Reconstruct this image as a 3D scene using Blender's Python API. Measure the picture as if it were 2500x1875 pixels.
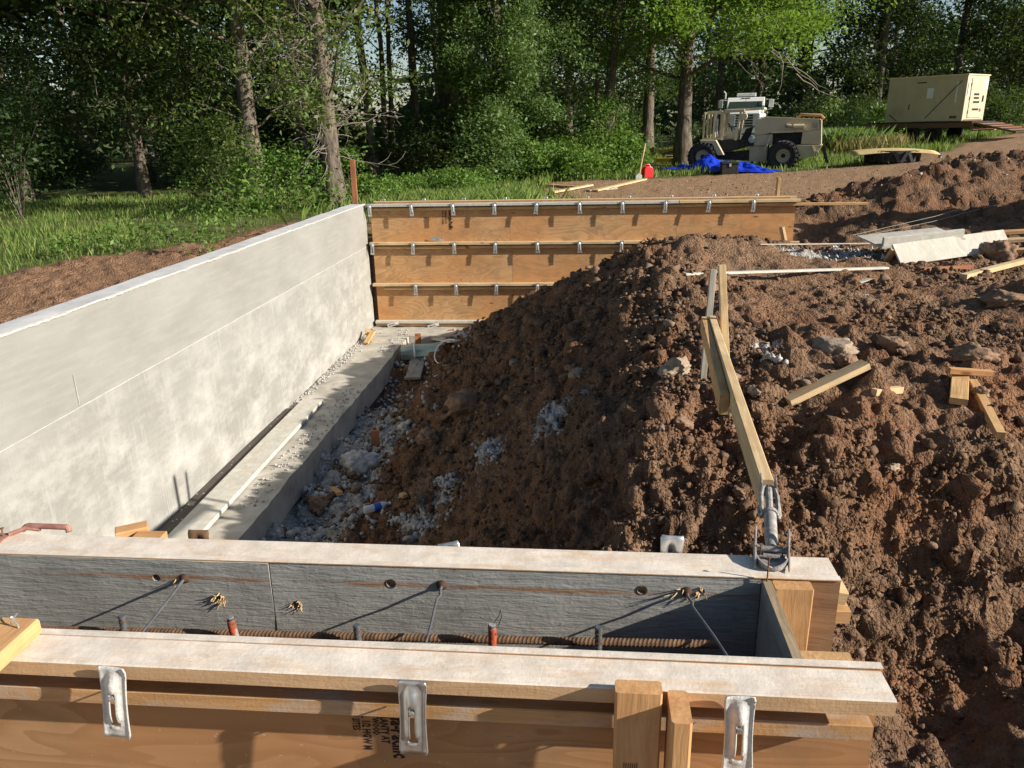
import bpy, bmesh, math, random
import numpy as np
from mathutils import Vector, Matrix, Euler

for _o in list(bpy.data.objects):
    bpy.data.objects.remove(_o)
scene = bpy.context.scene
COL = scene.collection
rnd = random.Random(7)

# ------------------------------------------------------------------ camera
CAM_H, PITCH, ROLL, FPX = 1.05, math.radians(18.6), math.radians(1.2), 1878.0
fw = np.array([0, math.cos(PITCH), -math.sin(PITCH)])
_R = np.array([1.0, 0, 0]); _U = np.cross(_R, fw)
camR = math.cos(ROLL) * _R - math.sin(ROLL) * _U
camU = math.sin(ROLL) * _R + math.cos(ROLL) * _U
CC = np.array([0, 0, CAM_H])
cam = bpy.data.cameras.new('camera')
cam.sensor_fit = 'HORIZONTAL'; cam.sensor_width = 36.0
cam.lens = 36.0 * FPX / 2500.0
cam.clip_start = 0.05; cam.clip_end = 2000
cam_o = bpy.data.objects.new('camera', cam); COL.objects.link(cam_o)
cam_o.matrix_world = Matrix(((camR[0], camU[0], -fw[0], 0), (camR[1], camU[1], -fw[1], 0),
                             (camR[2], camU[2], -fw[2], CAM_H), (0, 0, 0, 1)))
scene.camera = cam_o

# ------------------------------------------------------------------ light
SUN = np.array([4.08, -1.4045, 1.928]); SUN = SUN / np.linalg.norm(SUN)
world = bpy.data.worlds.new('World'); scene.world = world; world.use_nodes = True
wn = world.node_tree; bg = wn.nodes['Background']
sky = wn.nodes.new('ShaderNodeTexSky'); sky.sky_type = 'NISHITA'; sky.sun_disc = False
sky.sun_elevation = math.asin(SUN[2]); sky.sun_rotation = math.atan2(SUN[0], SUN[1])
sky.dust_density = 0.6; sky.air_density = 1.0; sky.ozone_density = 1.2
wn.links.new(sky.outputs[0], bg.inputs[0]); bg.inputs[1].default_value = 0.068
sl = bpy.data.lights.new('sun', 'SUN'); sl.energy = 5.0; sl.angle = math.radians(0.53)
sl.color = (1.0, 0.93, 0.82)
so = bpy.data.objects.new('sun', sl); COL.objects.link(so)
so.rotation_euler = Vector(-SUN).to_track_quat('-Z', 'Y').to_euler(); so.location = (20, -9, 12)
vs = scene.view_settings
vs.view_transform = 'Standard'; vs.look = 'None'; vs.exposure = 0.68; vs.gamma = 1.0
vs.use_curve_mapping = False
scene.render.engine = 'CYCLES'
cy = scene.cycles
cy.use_denoising = True
cy.max_bounces = 7; cy.diffuse_bounces = 3; cy.glossy_bounces = 2; cy.transmission_bounces = 3
cy.transparent_max_bounces = 4; cy.caustics_reflective = False; cy.caustics_refractive = False

# ------------------------------------------------------------------ names and groups
def tag(o, label=None, cat=None, group=None, kind=None):
    if label: o['label'] = label
    if cat: o['category'] = cat
    if group: o['group'] = group
    if kind: o['kind'] = kind
    return o

def thing(name, label, cat, loc=(0, 0, 0), rotz=0.0, group=None, rot=None):
    o = bpy.data.objects.new(name, None); COL.objects.link(o)
    o.empty_display_size = 0.1
    o.location = loc; o.rotation_euler = rot if rot else (0, 0, rotz)
    return tag(o, label, cat, group)

def link(name, me, m, parent=None, loc=None, rot=None, smooth=False):
    o = bpy.data.objects.new(name, me); COL.objects.link(o)
    if m is not None:
        me.materials.append(m)
    if parent is not None: o.parent = parent
    if loc is not None: o.location = loc
    if rot is not None: o.rotation_euler = rot
    if smooth:
        me.polygons.foreach_set('use_smooth', [True] * len(me.polygons))
    return o

def fast_mesh(name, V, F, attr=None):
    """V (n,3), F (m,k) all faces with the same count of corners"""
    V = np.asarray(V, np.float32); F = np.asarray(F, np.int32)
    me = bpy.data.meshes.new(name)
    k = F.shape[1]
    me.vertices.add(len(V)); me.vertices.foreach_set('co', V.ravel())
    me.loops.add(F.size); me.loops.foreach_set('vertex_index', F.ravel())
    me.polygons.add(len(F)); me.polygons.foreach_set('loop_start', np.arange(len(F), dtype=np.int32) * k)
    if attr:
        for an, av in attr.items():
            a = me.attributes.new(an, 'FLOAT_COLOR', 'POINT')
            a.data.foreach_set('color', np.asarray(av, np.float32).ravel())
    me.update(calc_edges=True)
    return me

class MB:
    def __init__(s): s.v = []; s.f = []
    def add(s, V, F, M=None):
        b = len(s.v)
        for p in V:
            p = Vector(p)
            s.v.append(tuple(M @ p) if M is not None else tuple(p))
        s.f += [tuple(i + b for i in f) for f in F]
        return s
    def box(s, lo, hi, M=None, ch=0.0):
        x0, y0, z0 = lo; x1, y1, z1 = hi
        if ch <= 0:
            V = [(x, y, z) for x in (x0, x1) for y in (y0, y1) for z in (z0, z1)]
            F = [(0, 1, 3, 2), (4, 6, 7, 5), (0, 4, 5, 1), (2, 3, 7, 6), (0, 2, 6, 4), (1, 5, 7, 3)]
            return s.add(V, F, M)
        bm = bmesh.new()
        bmesh.ops.create_cube(bm, size=1)
        for v in bm.verts:
            v.co = Vector(((x0 + x1) / 2 + v.co.x * (x1 - x0), (y0 + y1) / 2 + v.co.y * (y1 - y0), (z0 + z1) / 2 + v.co.z * (z1 - z0)))
        bmesh.ops.bevel(bm, geom=list(bm.edges), offset=ch, segments=2, affect='EDGES', profile=0.6)
        bm.verts.index_update()
        s.add([v.co.copy() for v in bm.verts], [tuple(v.index for v in f.verts) for f in bm.faces], M); bm.free()
        return s
    def cbox(s, c, d, M=None, ch=0.0):
        return s.box([c[i] - d[i] / 2 for i in range(3)], [c[i] + d[i] / 2 for i in range(3)], M, ch)
    def bar(s, a, b, w, h=None, up=(0, 0, 1), ch=0.0):
        a = Vector(a); b = Vector(b); h = w if h is None else h
        x = (b - a); Ln = x.length; x.normalize(); u = Vector(up)
        y = u.cross(x)
        if y.length < 1e-4: y = Vector((0, 1, 0)).cross(x)
        y.normalize(); z = x.cross(y)
        M = Matrix(((x.x, y.x, z.x, a.x), (x.y, y.y, z.y, a.y), (x.z, y.z, z.z, a.z), (0, 0, 0, 1)))
        return s.box((0, -w / 2, -h / 2), (Ln, w / 2, h / 2), M, ch)
    def tube(s, pts, r, n=8, caps=True):
        pts = [Vector(p) for p in pts]; rs = r if isinstance(r, (list, tuple, np.ndarray)) else [r] * len(pts)
        b = len(s.v); prev = None
        for i, p in enumerate(pts):
            t = (pts[min(i + 1, len(pts) - 1)] - pts[max(i - 1, 0)])
            if t.length < 1e-9: t = Vector((0, 0, 1))
            t.normalize()
            if prev is None:
                a = Vector((0, 0, 1)) if abs(t.z) < .9 else Vector((1, 0, 0))
                u = a.cross(t).normalized()
            else:
                u = (prev - t * prev.dot(t)).normalized()
            prev = u; w = t.cross(u)
            for k in range(n):
                an = 2 * math.pi * k / n
                s.v.append(tuple(p + (u * math.cos(an) + w * math.sin(an)) * rs[i]))
        for i in range(len(pts) - 1):
            for k in range(n):
                s.f.append((b + i * n + k, b + i * n + (k + 1) % n, b + (i + 1) * n + (k + 1) % n, b + (i + 1) * n + k))
        if caps:
            s.f.append(tuple(b + k for k in reversed(range(n))))
            s.f.append(tuple(b + (len(pts) - 1) * n + k for k in range(n)))
        return s
    def lathe(s, prof, n=20, M=None, closed=False):
        """prof: (radius, height) revolved about local Z"""
        V = []; F = []
        for r, z in prof:
            for k in range(n):
                a = 2 * math.pi * k / n; V.append((r * math.cos(a), r * math.sin(a), z))
        m = len(prof)
        for i in range(m - 1 if not closed else m):
            j = (i + 1) % m
            for k in range(n):
                F.append((i * n + k, i * n + (k + 1) % n, j * n + (k + 1) % n, j * n + k))
        if not closed:
            F.append(tuple(reversed(range(n)))); F.append(tuple((m - 1) * n + k for k in range(n)))
        return s.add(V, F, M)
    def prism(s, poly, y0, y1, M=None):
        """poly of (x, z) extruded along y"""
        n = len(poly)
        V = [(x, y0, z) for x, z in poly] + [(x, y1, z) for x, z in poly]
        F = [tuple(range(n)), tuple(reversed(range(n, 2 * n)))] + [(i, n + i, n + (i + 1) % n, (i + 1) % n) for i in range(n)]
        return s.add(V, F, M)
    def mesh(s, name):
        me = bpy.data.meshes.new(name); me.from_pydata(s.v, [], s.f); me.update(); return me
    def build(s, name, m, parent=None, loc=None, rot=None, smooth=False, bevel=0.0):
        me = s.mesh(name)
        bm = bmesh.new(); bm.from_mesh(me); bmesh.ops.recalc_face_normals(bm, faces=bm.faces); bm.to_mesh(me); bm.free()
        o = link(name, me, m, parent, loc, rot, smooth)
        if smooth:
            try:
                me.set_sharp_from_angle(angle=math.radians(40))
            except Exception:
                pass
        if bevel > 0:
            md = o.modifiers.new('bevel', 'BEVEL'); md.width = bevel; md.segments = 2; md.limit_method = 'ANGLE'
        return o

_bm_cache = {}
def board_mesh(L, W, T, ch=.0025, seed=0):
    """octagonal section timber, length along X, slightly bowed"""
    r = random.Random(seed); n = max(3, min(14, int(L / .18)))
    V = []; F = []
    b1, b2, p1, p2 = r.uniform(-1, 1) * .0012 * L, r.uniform(-1, 1) * .0012 * L, r.uniform(0, 6), r.uniform(0, 6)
    for i in range(n + 1):
        x = -L / 2 + L * i / n
        oy = b1 * math.sin(x / L * 3 + p1); oz = b2 * math.sin(x / L * 3 + p2)
        w, t = W / 2, T / 2
        for y, z in ((-w + ch, -t), (w - ch, -t), (w, -t + ch), (w, t - ch), (w - ch, t), (-w + ch, t), (-w, t - ch), (-w, -t + ch)):
            V.append((x, y + oy, z + oz))
    for i in range(n):
        for k in range(8):
            F.append((i * 8 + k, i * 8 + (k + 1) % 8, (i + 1) * 8 + (k + 1) % 8, (i + 1) * 8 + k))
    F.append(tuple(reversed(range(8)))); F.append(tuple(n * 8 + k for k in range(8)))
    me = bpy.data.meshes.new('board'); me.from_pydata(V, [], F); me.update()
    return me
_bs = [0]
def board(name, L, W, T, m, parent=None, loc=(0, 0, 0), rot=(0, 0, 0), ch=.0025):
    _bs[0] += 1
    return link(name, board_mesh(L, W, T, ch, _bs[0]), m, parent, loc, rot)
def frame(a, b, up=(0, 0, 1)):
    a = Vector(a); b = Vector(b); x = (b - a).normalized(); u = Vector(up)
    y = u.cross(x)
    if y.length < 1e-4: y = Vector((0, 1, 0)).cross(x)
    y.normalize(); z = x.cross(y); c = (a + b) / 2
    return Matrix(((x.x, y.x, z.x, c.x), (x.y, y.y, z.y, c.y), (x.z, y.z, z.z, c.z), (0, 0, 0, 1)))
def board_ab(name, a, b, W, T, m, up=(0, 0, 1), parent=None, ch=.0025):
    o = board(name, (Vector(b) - Vector(a)).length, W, T, m, parent, ch=ch)
    M = frame(a, b, up); o.location = M.to_translation(); o.rotation_euler = M.to_euler()
    return o

# ------------------------------------------------------------------ value noise in numpy
def _hash(ix, iy, iz, seed):
    h = (ix * 374761393 + iy * 668265263 + iz * 2147483647 + seed * 1274126177) & 0xffffffff
    h = ((h ^ (h >> 13)) * 1274126177) & 0xffffffff
    h = (h ^ (h >> 16)) & 0xffffffff
    return h.astype(np.float64) / 0xffffffff * 2 - 1
def vnoise(x, y, z=0.0, seed=0):
    x, y, z = np.broadcast_arrays(np.asarray(x, float), np.asarray(y, float), np.asarray(z, float))
    ix, iy, iz = [np.floor(a).astype(np.int64) for a in (x, y, z)]
    fx, fy, fz = x - ix, y - iy, z - iz
    ux, uy, uz = [f * f * f * (f * (f * 6 - 15) + 10) for f in (fx, fy, fz)]
    out = 0
    for dx in (0, 1):
        for dy in (0, 1):
            for dz in (0, 1):
                w = (ux if dx else 1 - ux) * (uy if dy else 1 - uy) * (uz if dz else 1 - uz)
                out = out + w * _hash(ix + dx, iy + dy, iz + dz, seed)
    return out
def fbm(x, y, z=0.0, seed=0, octs=4, lac=2.03, gain=.5):
    s = 0; a = 1.0; f = 1.0
    for i in range(octs):
        s = s + a * vnoise(np.asarray(x) * f, np.asarray(y) * f, np.asarray(z) * f, seed + i * 17); a *= gain; f *= lac
    return s
def smooth01(t): t = np.clip(t, 0, 1); return t * t * (3 - 2 * t)
# ------------------------------------------------------------------ materials
class NT:
    def __init__(s, name, rough=.8, spec=.3):
        s.m = bpy.data.materials.new(name); s.m.use_nodes = True; s.t = s.m.node_tree
        s.b = s.t.nodes['Principled BSDF']; s.out = s.t.nodes['Material Output']
        s.b.inputs['Roughness'].default_value = rough
        s.b.inputs['Specular IOR Level'].default_value = spec
    def n(s, typ, props=None, **inp):
        nd = s.t.nodes.new('ShaderNode' + typ)
        for k, v in (props or {}).items(): setattr(nd, k, v)
        for k, v in inp.items():
            k = k.replace('_', ' ')
            tgt = nd.inputs[int(k[1:])] if k[0] == 'i' and k[1:].isdigit() else nd.inputs[k]
            s.put(tgt, v)
        return nd
    def put(s, sock, v):
        if isinstance(v, bpy.types.NodeSocket): s.t.links.new(v, sock)
        elif isinstance(v, bpy.types.Node): s.t.links.new(v.outputs[0], sock)
        else:
            if hasattr(sock, 'default_value') and not isinstance(v, (int, float)) and len(v) == 3 and len(sock.default_value) == 4: v = (*v, 1)
            sock.default_value = v
    def math(s, op, a, b=None, c=None, clamp=False):
        nd = s.t.nodes.new('ShaderNodeMath'); nd.operation = op; nd.use_clamp = clamp
        for i, v in enumerate((a, b, c)):
            if v is not None: s.put(nd.inputs[i], v)
        return nd.outputs[0]
    def mix(s, f, a, b, blend='MIX'):
        nd = s.t.nodes.new('ShaderNodeMix'); nd.data_type = 'RGBA'; nd.blend_type = blend
        s.put(nd.inputs[0], f); s.put(nd.inputs[6], a); s.put(nd.inputs[7], b)
        return nd.outputs[2]
    def ramp(s, f, stops, interp='LINEAR'):
        nd = s.t.nodes.new('ShaderNodeValToRGB'); nd.color_ramp.interpolation = interp
        e = nd.color_ramp.elements
        while len(e) < len(stops): e.new(.5)
        for i, (p, c) in enumerate(stops):
            e[i].position = p; e[i].color = (*c, 1) if not isinstance(c, (int, float)) else (c, c, c, 1)
        s.put(nd.inputs[0], f); return nd.outputs[0]
    def coord(s, scale=(1, 1, 1), which='Object', rand=False, loc=(0, 0, 0)):
        tc = s.t.nodes.new('ShaderNodeTexCoord')
        src = tc.outputs[which]
        if rand:
            oi = s.t.nodes.new('ShaderNodeObjectInfo')
            v = s.n('VectorMath', {'operation': 'SCALE'}, i0=(37.0, 11.0, 23.0), Scale=oi.outputs['Random'])
            src = s.n('VectorMath', {'operation': 'ADD'}, i0=src, i1=v.outputs[0]).outputs[0]
        mp = s.n('Mapping', None, Vector=src, Scale=scale, Location=loc)
        return mp.outputs[0]
    def noise(s, vec, scale, detail=4, rough=.55, dist=0.0, out=0):
        nd = s.n('TexNoise', None, Vector=vec, Scale=scale, Detail=detail, Roughness=rough, Distortion=dist)
        return nd.outputs[out]
    def bump(s, h, strength=.3, dist=.01, normal=None):
        nd = s.n('Bump', None, Height=h, Strength=strength, Distance=dist)
        if normal is not None: s.put(nd.inputs['Normal'], normal)
        return nd.outputs[0]
    def col(s, c): s.put(s.b.inputs['Base Color'], c); return s
    def nrm(s, v): s.put(s.b.inputs['Normal'], v); return s
    def rgh(s, v): s.put(s.b.inputs['Roughness'], v); return s

def wood(name, light, dark, grain=26.0, rough=.75, smear=None, smear_amt=.5, knots=True, toponly=False):
    """timber with the length along local X"""
    k = NT(name, rough, .25)
    v = k.coord((1.2, 1, 1), rand=True)
    g0 = k.noise(k.n('Mapping', None, Vector=v, Scale=(1.0, 9, 9)).outputs[0], 2.2, 3, .5)
    vv = k.n('VectorMath', {'operation': 'ADD'}, i0=v, i1=k.n('VectorMath', {'operation': 'SCALE'}, i0=k.noise(v, 2.5, 2, .5, 0, 1), Scale=.06).outputs[0]).outputs[0]
    st = k.noise(k.n('Mapping', None, Vector=vv, Scale=(1.0, 30, 30)).outputs[0], grain / 8, 6, .65)
    f = k.math('ADD', k.math('MULTIPLY', g0, .55), k.math('MULTIPLY', st, .6))
    c = k.ramp(f, [(.40, dark), (.56, tuple((a + b) / 2 for a, b in zip(light, dark))), (.72, light)])
    if knots:
        vk = k.n('TexVoronoi', None, Vector=k.n('Mapping', None, Vector=v, Scale=(2.6, 9, 9)).outputs[0], Scale=1.0)
        kn = k.ramp(vk.outputs['Distance'], [(.0, 1.0), (.07, .8), (.13, 0.0)])
        c = k.mix(kn, c, tuple(x * .35 for x in dark))
    dirt = k.ramp(k.noise(v, 5, 5, .65), [(.5, 0.0), (.75, .5)])
    c = k.mix(dirt, c, tuple(x * .6 for x in dark))
    h = st
    if smear is not None:
        s1 = k.noise(k.n('Mapping', None, Vector=v, Scale=(2.2, 7, 7)).outputs[0], 2.2, 6, .62)
        s2 = k.ramp(s1, [(.5 - smear_amt * .35, 0.0), (.5 + (.5 - smear_amt) * .3 + .08, 1.0)])
        sc = k.mix(k.ramp(k.noise(v, 13, 5, .7), [(.35, 0.), (.65, 1.)]), smear, tuple(x * .72 for x in smear))
        sc = k.mix(k.ramp(k.noise(k.n('Mapping', None, Vector=v, Scale=(3, 30, 30)).outputs[0], 2, 5, .7), [(.5, 0.), (.7, .45)]), sc, tuple(x * 1.2 for x in light))
        sc = k.mix(k.ramp(k.noise(k.n('Mapping', None, Vector=v, Scale=(2.5, 6, 6)).outputs[0], 2.4, 4, .6), [(.5, 0.), (.7, .55)]), sc, (.60, .455, .345))
        sc = k.mix(k.ramp(k.noise(v, 120, 3, .6), [(.66, 0.), (.74, .5)]), sc, (.34, .31, .27))
        if toponly:      # mortar was trowelled over the upper face only
            nz_ = k.n('SeparateXYZ', None, Vector=k.n('NewGeometry').outputs['Normal']).outputs[2]
            s2 = k.math('MULTIPLY', s2, k.ramp(k.math('ADD', nz_, k.math('MULTIPLY', k.math('SUBTRACT', k.noise(v, 18, 4, .7), .5), .9)), [(.30, .10), (.62, 1.)]))
        c = k.mix(s2, c, sc)
        h = k.math('ADD', st, k.math('MULTIPLY', k.noise(v, 90, 4, .7), .7))
    k.col(c).nrm(k.bump(h, .35, .004)).rgh(k.math('ADD', rough - .1, k.math('MULTIPLY', st, .2)))
    return k.m

CEM = (.84, .745, .635)
M_wood = wood('fresh_lumber', (.683, .439, .207), (.439, .244, .104))
M_wood2 = wood('pale_lumber', (.720, .540, .312), (.504, .336, .168))
M_fir = wood('orange_fir', (.659, .378, .171), (.476, .238, .098))
M_waler = wood('cement_smeared_lumber', (.62, .39, .20), (.45, .26, .12), smear=CEM, smear_amt=.95, toponly=True)
M_walerfront = wood('waler_lumber', (.60, .35, .16), (.43, .235, .10), smear=(.48, .42, .36), smear_amt=.12)
M_oldwood = wood('weathered_lumber', (.460, .425, .356), (.287, .253, .207))
M_plankgrey = wood('cement_grey_plank', (.575, .540, .460), (.437, .397, .322), smear=(.632, .609, .540), smear_amt=.6)
M_darkboard = wood('dark_wet_board', (.12, .10, .085), (.07, .058, .05))
M_brownstake = wood('brown_stake', (.432, .180, .084), (.264, .102, .048))
M_trashwood = wood('dusty_board', (.36, .33, .30), (.24, .21, .19))

def plywood(name, light, dark, edge=None, red=.0):
    k = NT(name, .7, .25)
    v = k.coord((1, 1, 1), rand=True)
    # cathedral grain: noise contour bands stretched along X
    base = k.noise(k.n('Mapping', None, Vector=v, Scale=(.75, 1, 2.6)).outputs[0], 1.5, 2.5, .5, .6)
    bands = k.math('FRACT', k.math('MULTIPLY', base, 13.0))
    band = k.ramp(bands, [(.0, 0.), (.45, .35), (.8, .9), (.93, 1.0), (1., 0.)])
    fine = k.noise(k.n('Mapping', None, Vector=v, Scale=(2, 60, 60)).outputs[0], 1.5, 4, .6)
    f = k.math('ADD', k.math('MULTIPLY', band, .75), k.math('MULTIPLY', fine, .35))
    c = k.ramp(f, [(.12, light), (.85, dark)])
    tone = k.noise(v, .9, 2)
    c = k.mix(k.ramp(tone, [(.4, 0.), (.62, .55)]), c, (light[0] * .95, light[1] * .72, light[2] * .55))
    vk = k.n('TexVoronoi', None, Vector=k.n('Mapping', None, Vector=v, Scale=(2.3, 5, 7.0)).outputs[0], Scale=1.0)
    kn = k.ramp(vk.outputs['Distance'], [(.0, 1.0), (.055, .9), (.10, 0.0)])
    c = k.mix(kn, c, tuple(x * .33 for x in dark))
    dirt = k.ramp(k.noise(v, 4, 5, .7), [(.45, 0.), (.75, .5)])
    c = k.mix(dirt, c, (.20, .135, .085))
    c = k.mix(k.ramp(k.noise(v, 75, 3, .6), [(.68, 0.), (.74, .6)]), c, (.50, .45, .38))
    k.b.inputs['Roughness'].default_value = .88; k.b.inputs['Specular IOR Level'].default_value = .12
    k.col(c).nrm(k.bump(fine, .18, .002)); return k.m
M_ply = plywood('plywood', (.611, .370, .182), (.468, .267, .124))
M_plynear = plywood('brown_plywood', (.463, .281, .144), (.338, .194, .094))
M_plyedge = wood('plywood_edge', (.46, .36, .24), (.27, .19, .11), knots=False)

def greyply(name):
    k = NT(name, .62, .35)
    v = k.coord((1, 1, 1), rand=False)
    s1 = k.noise(k.n('Mapping', None, Vector=v, Scale=(9, 60, 75)).outputs[0], 1.0, 5, .65, .5)
    s2 = k.noise(v, 5, 5, .6)
    s3 = k.noise(v, 55, 4, .65)
    c = k.ramp(s2, [(.3, (.22, .215, .20)), (.5, (.30, .293, .27)), (.72, (.38, .37, .345))])
    c = k.mix(k.ramp(s1, [(.52, 0.), (.72, .6)]), c, (.36, .35, .32))
    c = k.mix(k.ramp(s3, [(.62, 0.), (.72, .5)]), c, (.07, .07, .068))
    # worn brown band where the panels were stripped before
    z = k.n('SeparateXYZ', None, Vector=v).outputs[2]
    zz = k.math('ADD', z, k.math('MULTIPLY', k.math('SUBTRACT', k.noise(v, 7, 4), .5), .02))
    bandm = k.math('SUBTRACT', 1.0, k.math('MULTIPLY', k.math('ABSOLUTE', k.math('ADD', zz, .052)), 105.0), clamp=True)
    patch = k.ramp(k.noise(k.n('Mapping', None, Vector=v, Scale=(1.4, 1, 1)).outputs[0], 1.6, 2), [(.42, 0.), (.55, 1.)])
    c = k.mix(k.math('MULTIPLY', bandm, patch), c, (.27, .125, .045))
    h = k.math('ADD', s1, k.math('MULTIPLY', s3, .35))
    k.col(c).nrm(k.bump(h, .75, .007)); return k.m
M_greyply = greyply('cement_coated_plywood')

def concrete_wall():
    k = NT('wall_concrete', .85, .2)
    v = k.coord((1, 1, 1), 'Object')
    n1 = k.noise(k.n('Mapping', None, Vector=v, Scale=(1, .8, 1.5)).outputs[0], 1.1, 7, .62)
    n2 = k.noise(k.n('Mapping', None, Vector=v, Scale=(1, 1.1, 1.9)).outputs[0], 1.9, 8, .70)
    n3 = k.noise(v, 45, 4, .6)
    n4 = k.noise(k.n('Mapping', None, Vector=v, Scale=(1, 2.2, 22)).outputs[0], 1.0, 5, .6)
    n5 = k.noise(k.n('Mapping', None, Vector=v, Scale=(1, 30, 2.0)).outputs[0], 1.0, 6, .72)
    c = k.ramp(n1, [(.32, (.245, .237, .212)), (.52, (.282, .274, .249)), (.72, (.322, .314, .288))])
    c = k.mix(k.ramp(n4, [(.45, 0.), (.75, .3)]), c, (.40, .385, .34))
    z = k.n('SeparateXYZ', None, Vector=v).outputs[2]
    low = k.ramp(k.math('MULTIPLY_ADD', z, .5, 0.0), [(.0, 1.0), (.45, .72), (.606, .42), (.614, .10), (1., .04)])
    bl = k.ramp(n2, [(.44, 0.), (.66, 1.)])
    c = k.mix(k.math('MULTIPLY', bl, low), c, (.46, .45, .415))
    c = k.mix(k.math('MULTIPLY', k.ramp(n5, [(.55, 0.), (.72, .6)]), low), c, (.49, .48, .445))
    c = k.mix(k.math('MULTIPLY', k.ramp(n5, [(.3, .5), (.42, 0.)]), low), c, (.30, .285, .245))
    c = k.mix(k.ramp(n3, [(.62, 0.), (.75, .25)]), c, (.26, .245, .205))
    vo = k.n('TexVoronoi', None, Vector=v, Scale=7.0)
    pit = k.ramp(vo.outputs['Distance'], [(.022, 1.), (.035, 0.)])
    c = k.mix(k.math('MULTIPLY', pit, .6), c, (.12, .11, .095))
    k.col(c).nrm(k.bump(k.math('ADD', n3, k.math('MULTIPLY', n2, .5)), .22, .006)); return k.m
M_wall = concrete_wall()
def simple(name, c1, c2, scale=8, rough=.85, bump=.3, bd=.01, spec=.25, metal=0, which='Object'):
    k = NT(name, rough, spec); v = k.coord((1, 1, 1), which)
    n = k.noise(v, scale, 6, .62)
    k.col(k.ramp(n, [(.32, c1), (.68, c2)]))
    if bump: k.nrm(k.bump(k.noise(v, scale * 3, 5, .65), bump, bd))
    k.b.inputs['Metallic'].default_value = metal
    return k.m
M_conc = simple('footing_concrete', (.341, .314, .264), (.572, .533, .462), 4, .9, .5, .008)
M_mortar = simple('mortar_crust', (.42, .405, .37), (.58, .56, .52), 30, .9, .5, .004)
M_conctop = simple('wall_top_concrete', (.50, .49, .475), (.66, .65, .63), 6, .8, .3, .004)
M_lime = simple('lime_rubble', (.330, .314, .292), (.550, .533, .506), 14, .95, .7, .01)
M_rock = simple('clay_clod', (.176, .108, .068), (.317, .203, .128), 9, .95, .9, .012)
M_stone = simple('tan_stone', (.264, .198, .138), (.396, .306, .222), 12, .95, .8, .01)
M_galv = simple('galvanised_steel', (.50, .51, .51), (.74, .75, .74), 26, .36, .15, .002, .5, .82)
M_galvdirty = simple('cement_spattered_steel', (.52, .50, .46), (.70, .69, .66), 40, .62, .8, .003, .4, .25)
M_rust = simple('rusty_steel', (.095, .055, .034), (.25, .145, .08), 40, .8, .5, .002, .3, .2)
M_rustred = simple('red_rusty_steel', (.26, .11, .085), (.42, .23, .18), 30, .8, .5, .002)
M_greysteel = simple('cement_grey_steel', (.21, .19, .175), (.46, .43, .40), 45, .65, .6, .003, .4, .3)
M_wire = simple('tie_wire', (.13, .135, .15), (.24, .24, .25), 30, .5, .1, .001, .5, .6)
M_tyre = simple('tyre_rubber', (.022, .022, .023), (.05, .048, .045), 20, .8, .4, .004)
M_black = simple('black_paint', (.018, .018, .018), (.03, .03, .03), 20, .6, .1, .001)
M_dark = simple('dark_mechanics', (.02, .019, .018), (.055, .05, .044), 12, .8, .4, .01)
M_tan = simple('desert_tan_paint', (.520, .436, .280), (.611, .514, .338), 3, .55, .08, .002, .35)
M_tan2 = simple('pale_tan_paint', (.621, .517, .316), (.713, .598, .374), 3, .5, .08, .002, .35)
M_gen = simple('generator_tan_paint', (.50, .43, .29), (.58, .50, .345), 2.2, .55, .05, .002, .35) #(.552, .444, .258), (.654, .534, .324), 2.2, .55, .05, .002, .35)
M_white = simple('white_paint', (.74, .74, .73), (.82, .82, .81), 4, .4, .03, .001, .5)
M_chrome = simple('grey_grille', (.42, .43, .44), (.55, .56, .57), 8, .4, .05, .001, .5, .3)
M_yellow = simple('yellow_paint', (.52, .33, .03), (.66, .44, .05), 10, .55, .1, .002)
M_tarp = NT('blue_tarp', .38, .5).col((.012, .05, .62)).m
M_red = NT('red_plastic', .4, .5).col((.62, .012, .018)).m
M_bluecap = NT('blue_plastic', .45, .4).col((.03, .15, .36)).m
M_green = simple('green_plastic_sheet', (.30, .385, .33), (.42, .50, .44), 10, .4, .3, .006, .5)
M_whitepl = NT('white_plastic', .4, .5).col((.82, .82, .80)).m
M_orangepaint = simple('orange_marking_paint', (.22, .055, .03), (.52, .10, .04), 60, .75)
M_ink = NT('black_ink', .7, .2).col((.03, .017, .014)).m
M_paper = NT('white_paper', .8, .3).col((.82, .82, .80)).m
M_splinter = wood('splintered_wood', (.60, .45, .25), (.40, .26, .12), knots=False)
kk = NT('dark_glass', .06, .8); kk.col((.035, .05, .042)); M_glass = kk.m
kk = NT('clear_plastic', .12, .5); kk.col((.88, .90, .92)); kk.b.inputs['Transmission Weight'].default_value = .35; M_clear = kk.m
kk = NT('bark', .95, .15); v = kk.coord((1, 1, 1)); b = kk.noise(kk.n('Mapping', None, Vector=v, Scale=(14, 14, 2.5)).outputs[0], 1.0, 6, .7)
kk.col(kk.ramp(b, [(.35, (.062, .048, .037)), (.52, (.155, .125, .098)), (.7, (.26, .22, .175))])).nrm(kk.bump(b, 1.0, .03)); M_bark = kk.m
kk = NT('dead_twig', .9, .15); kk.col((.24, .205, .17)); M_twig = kk.m

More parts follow.
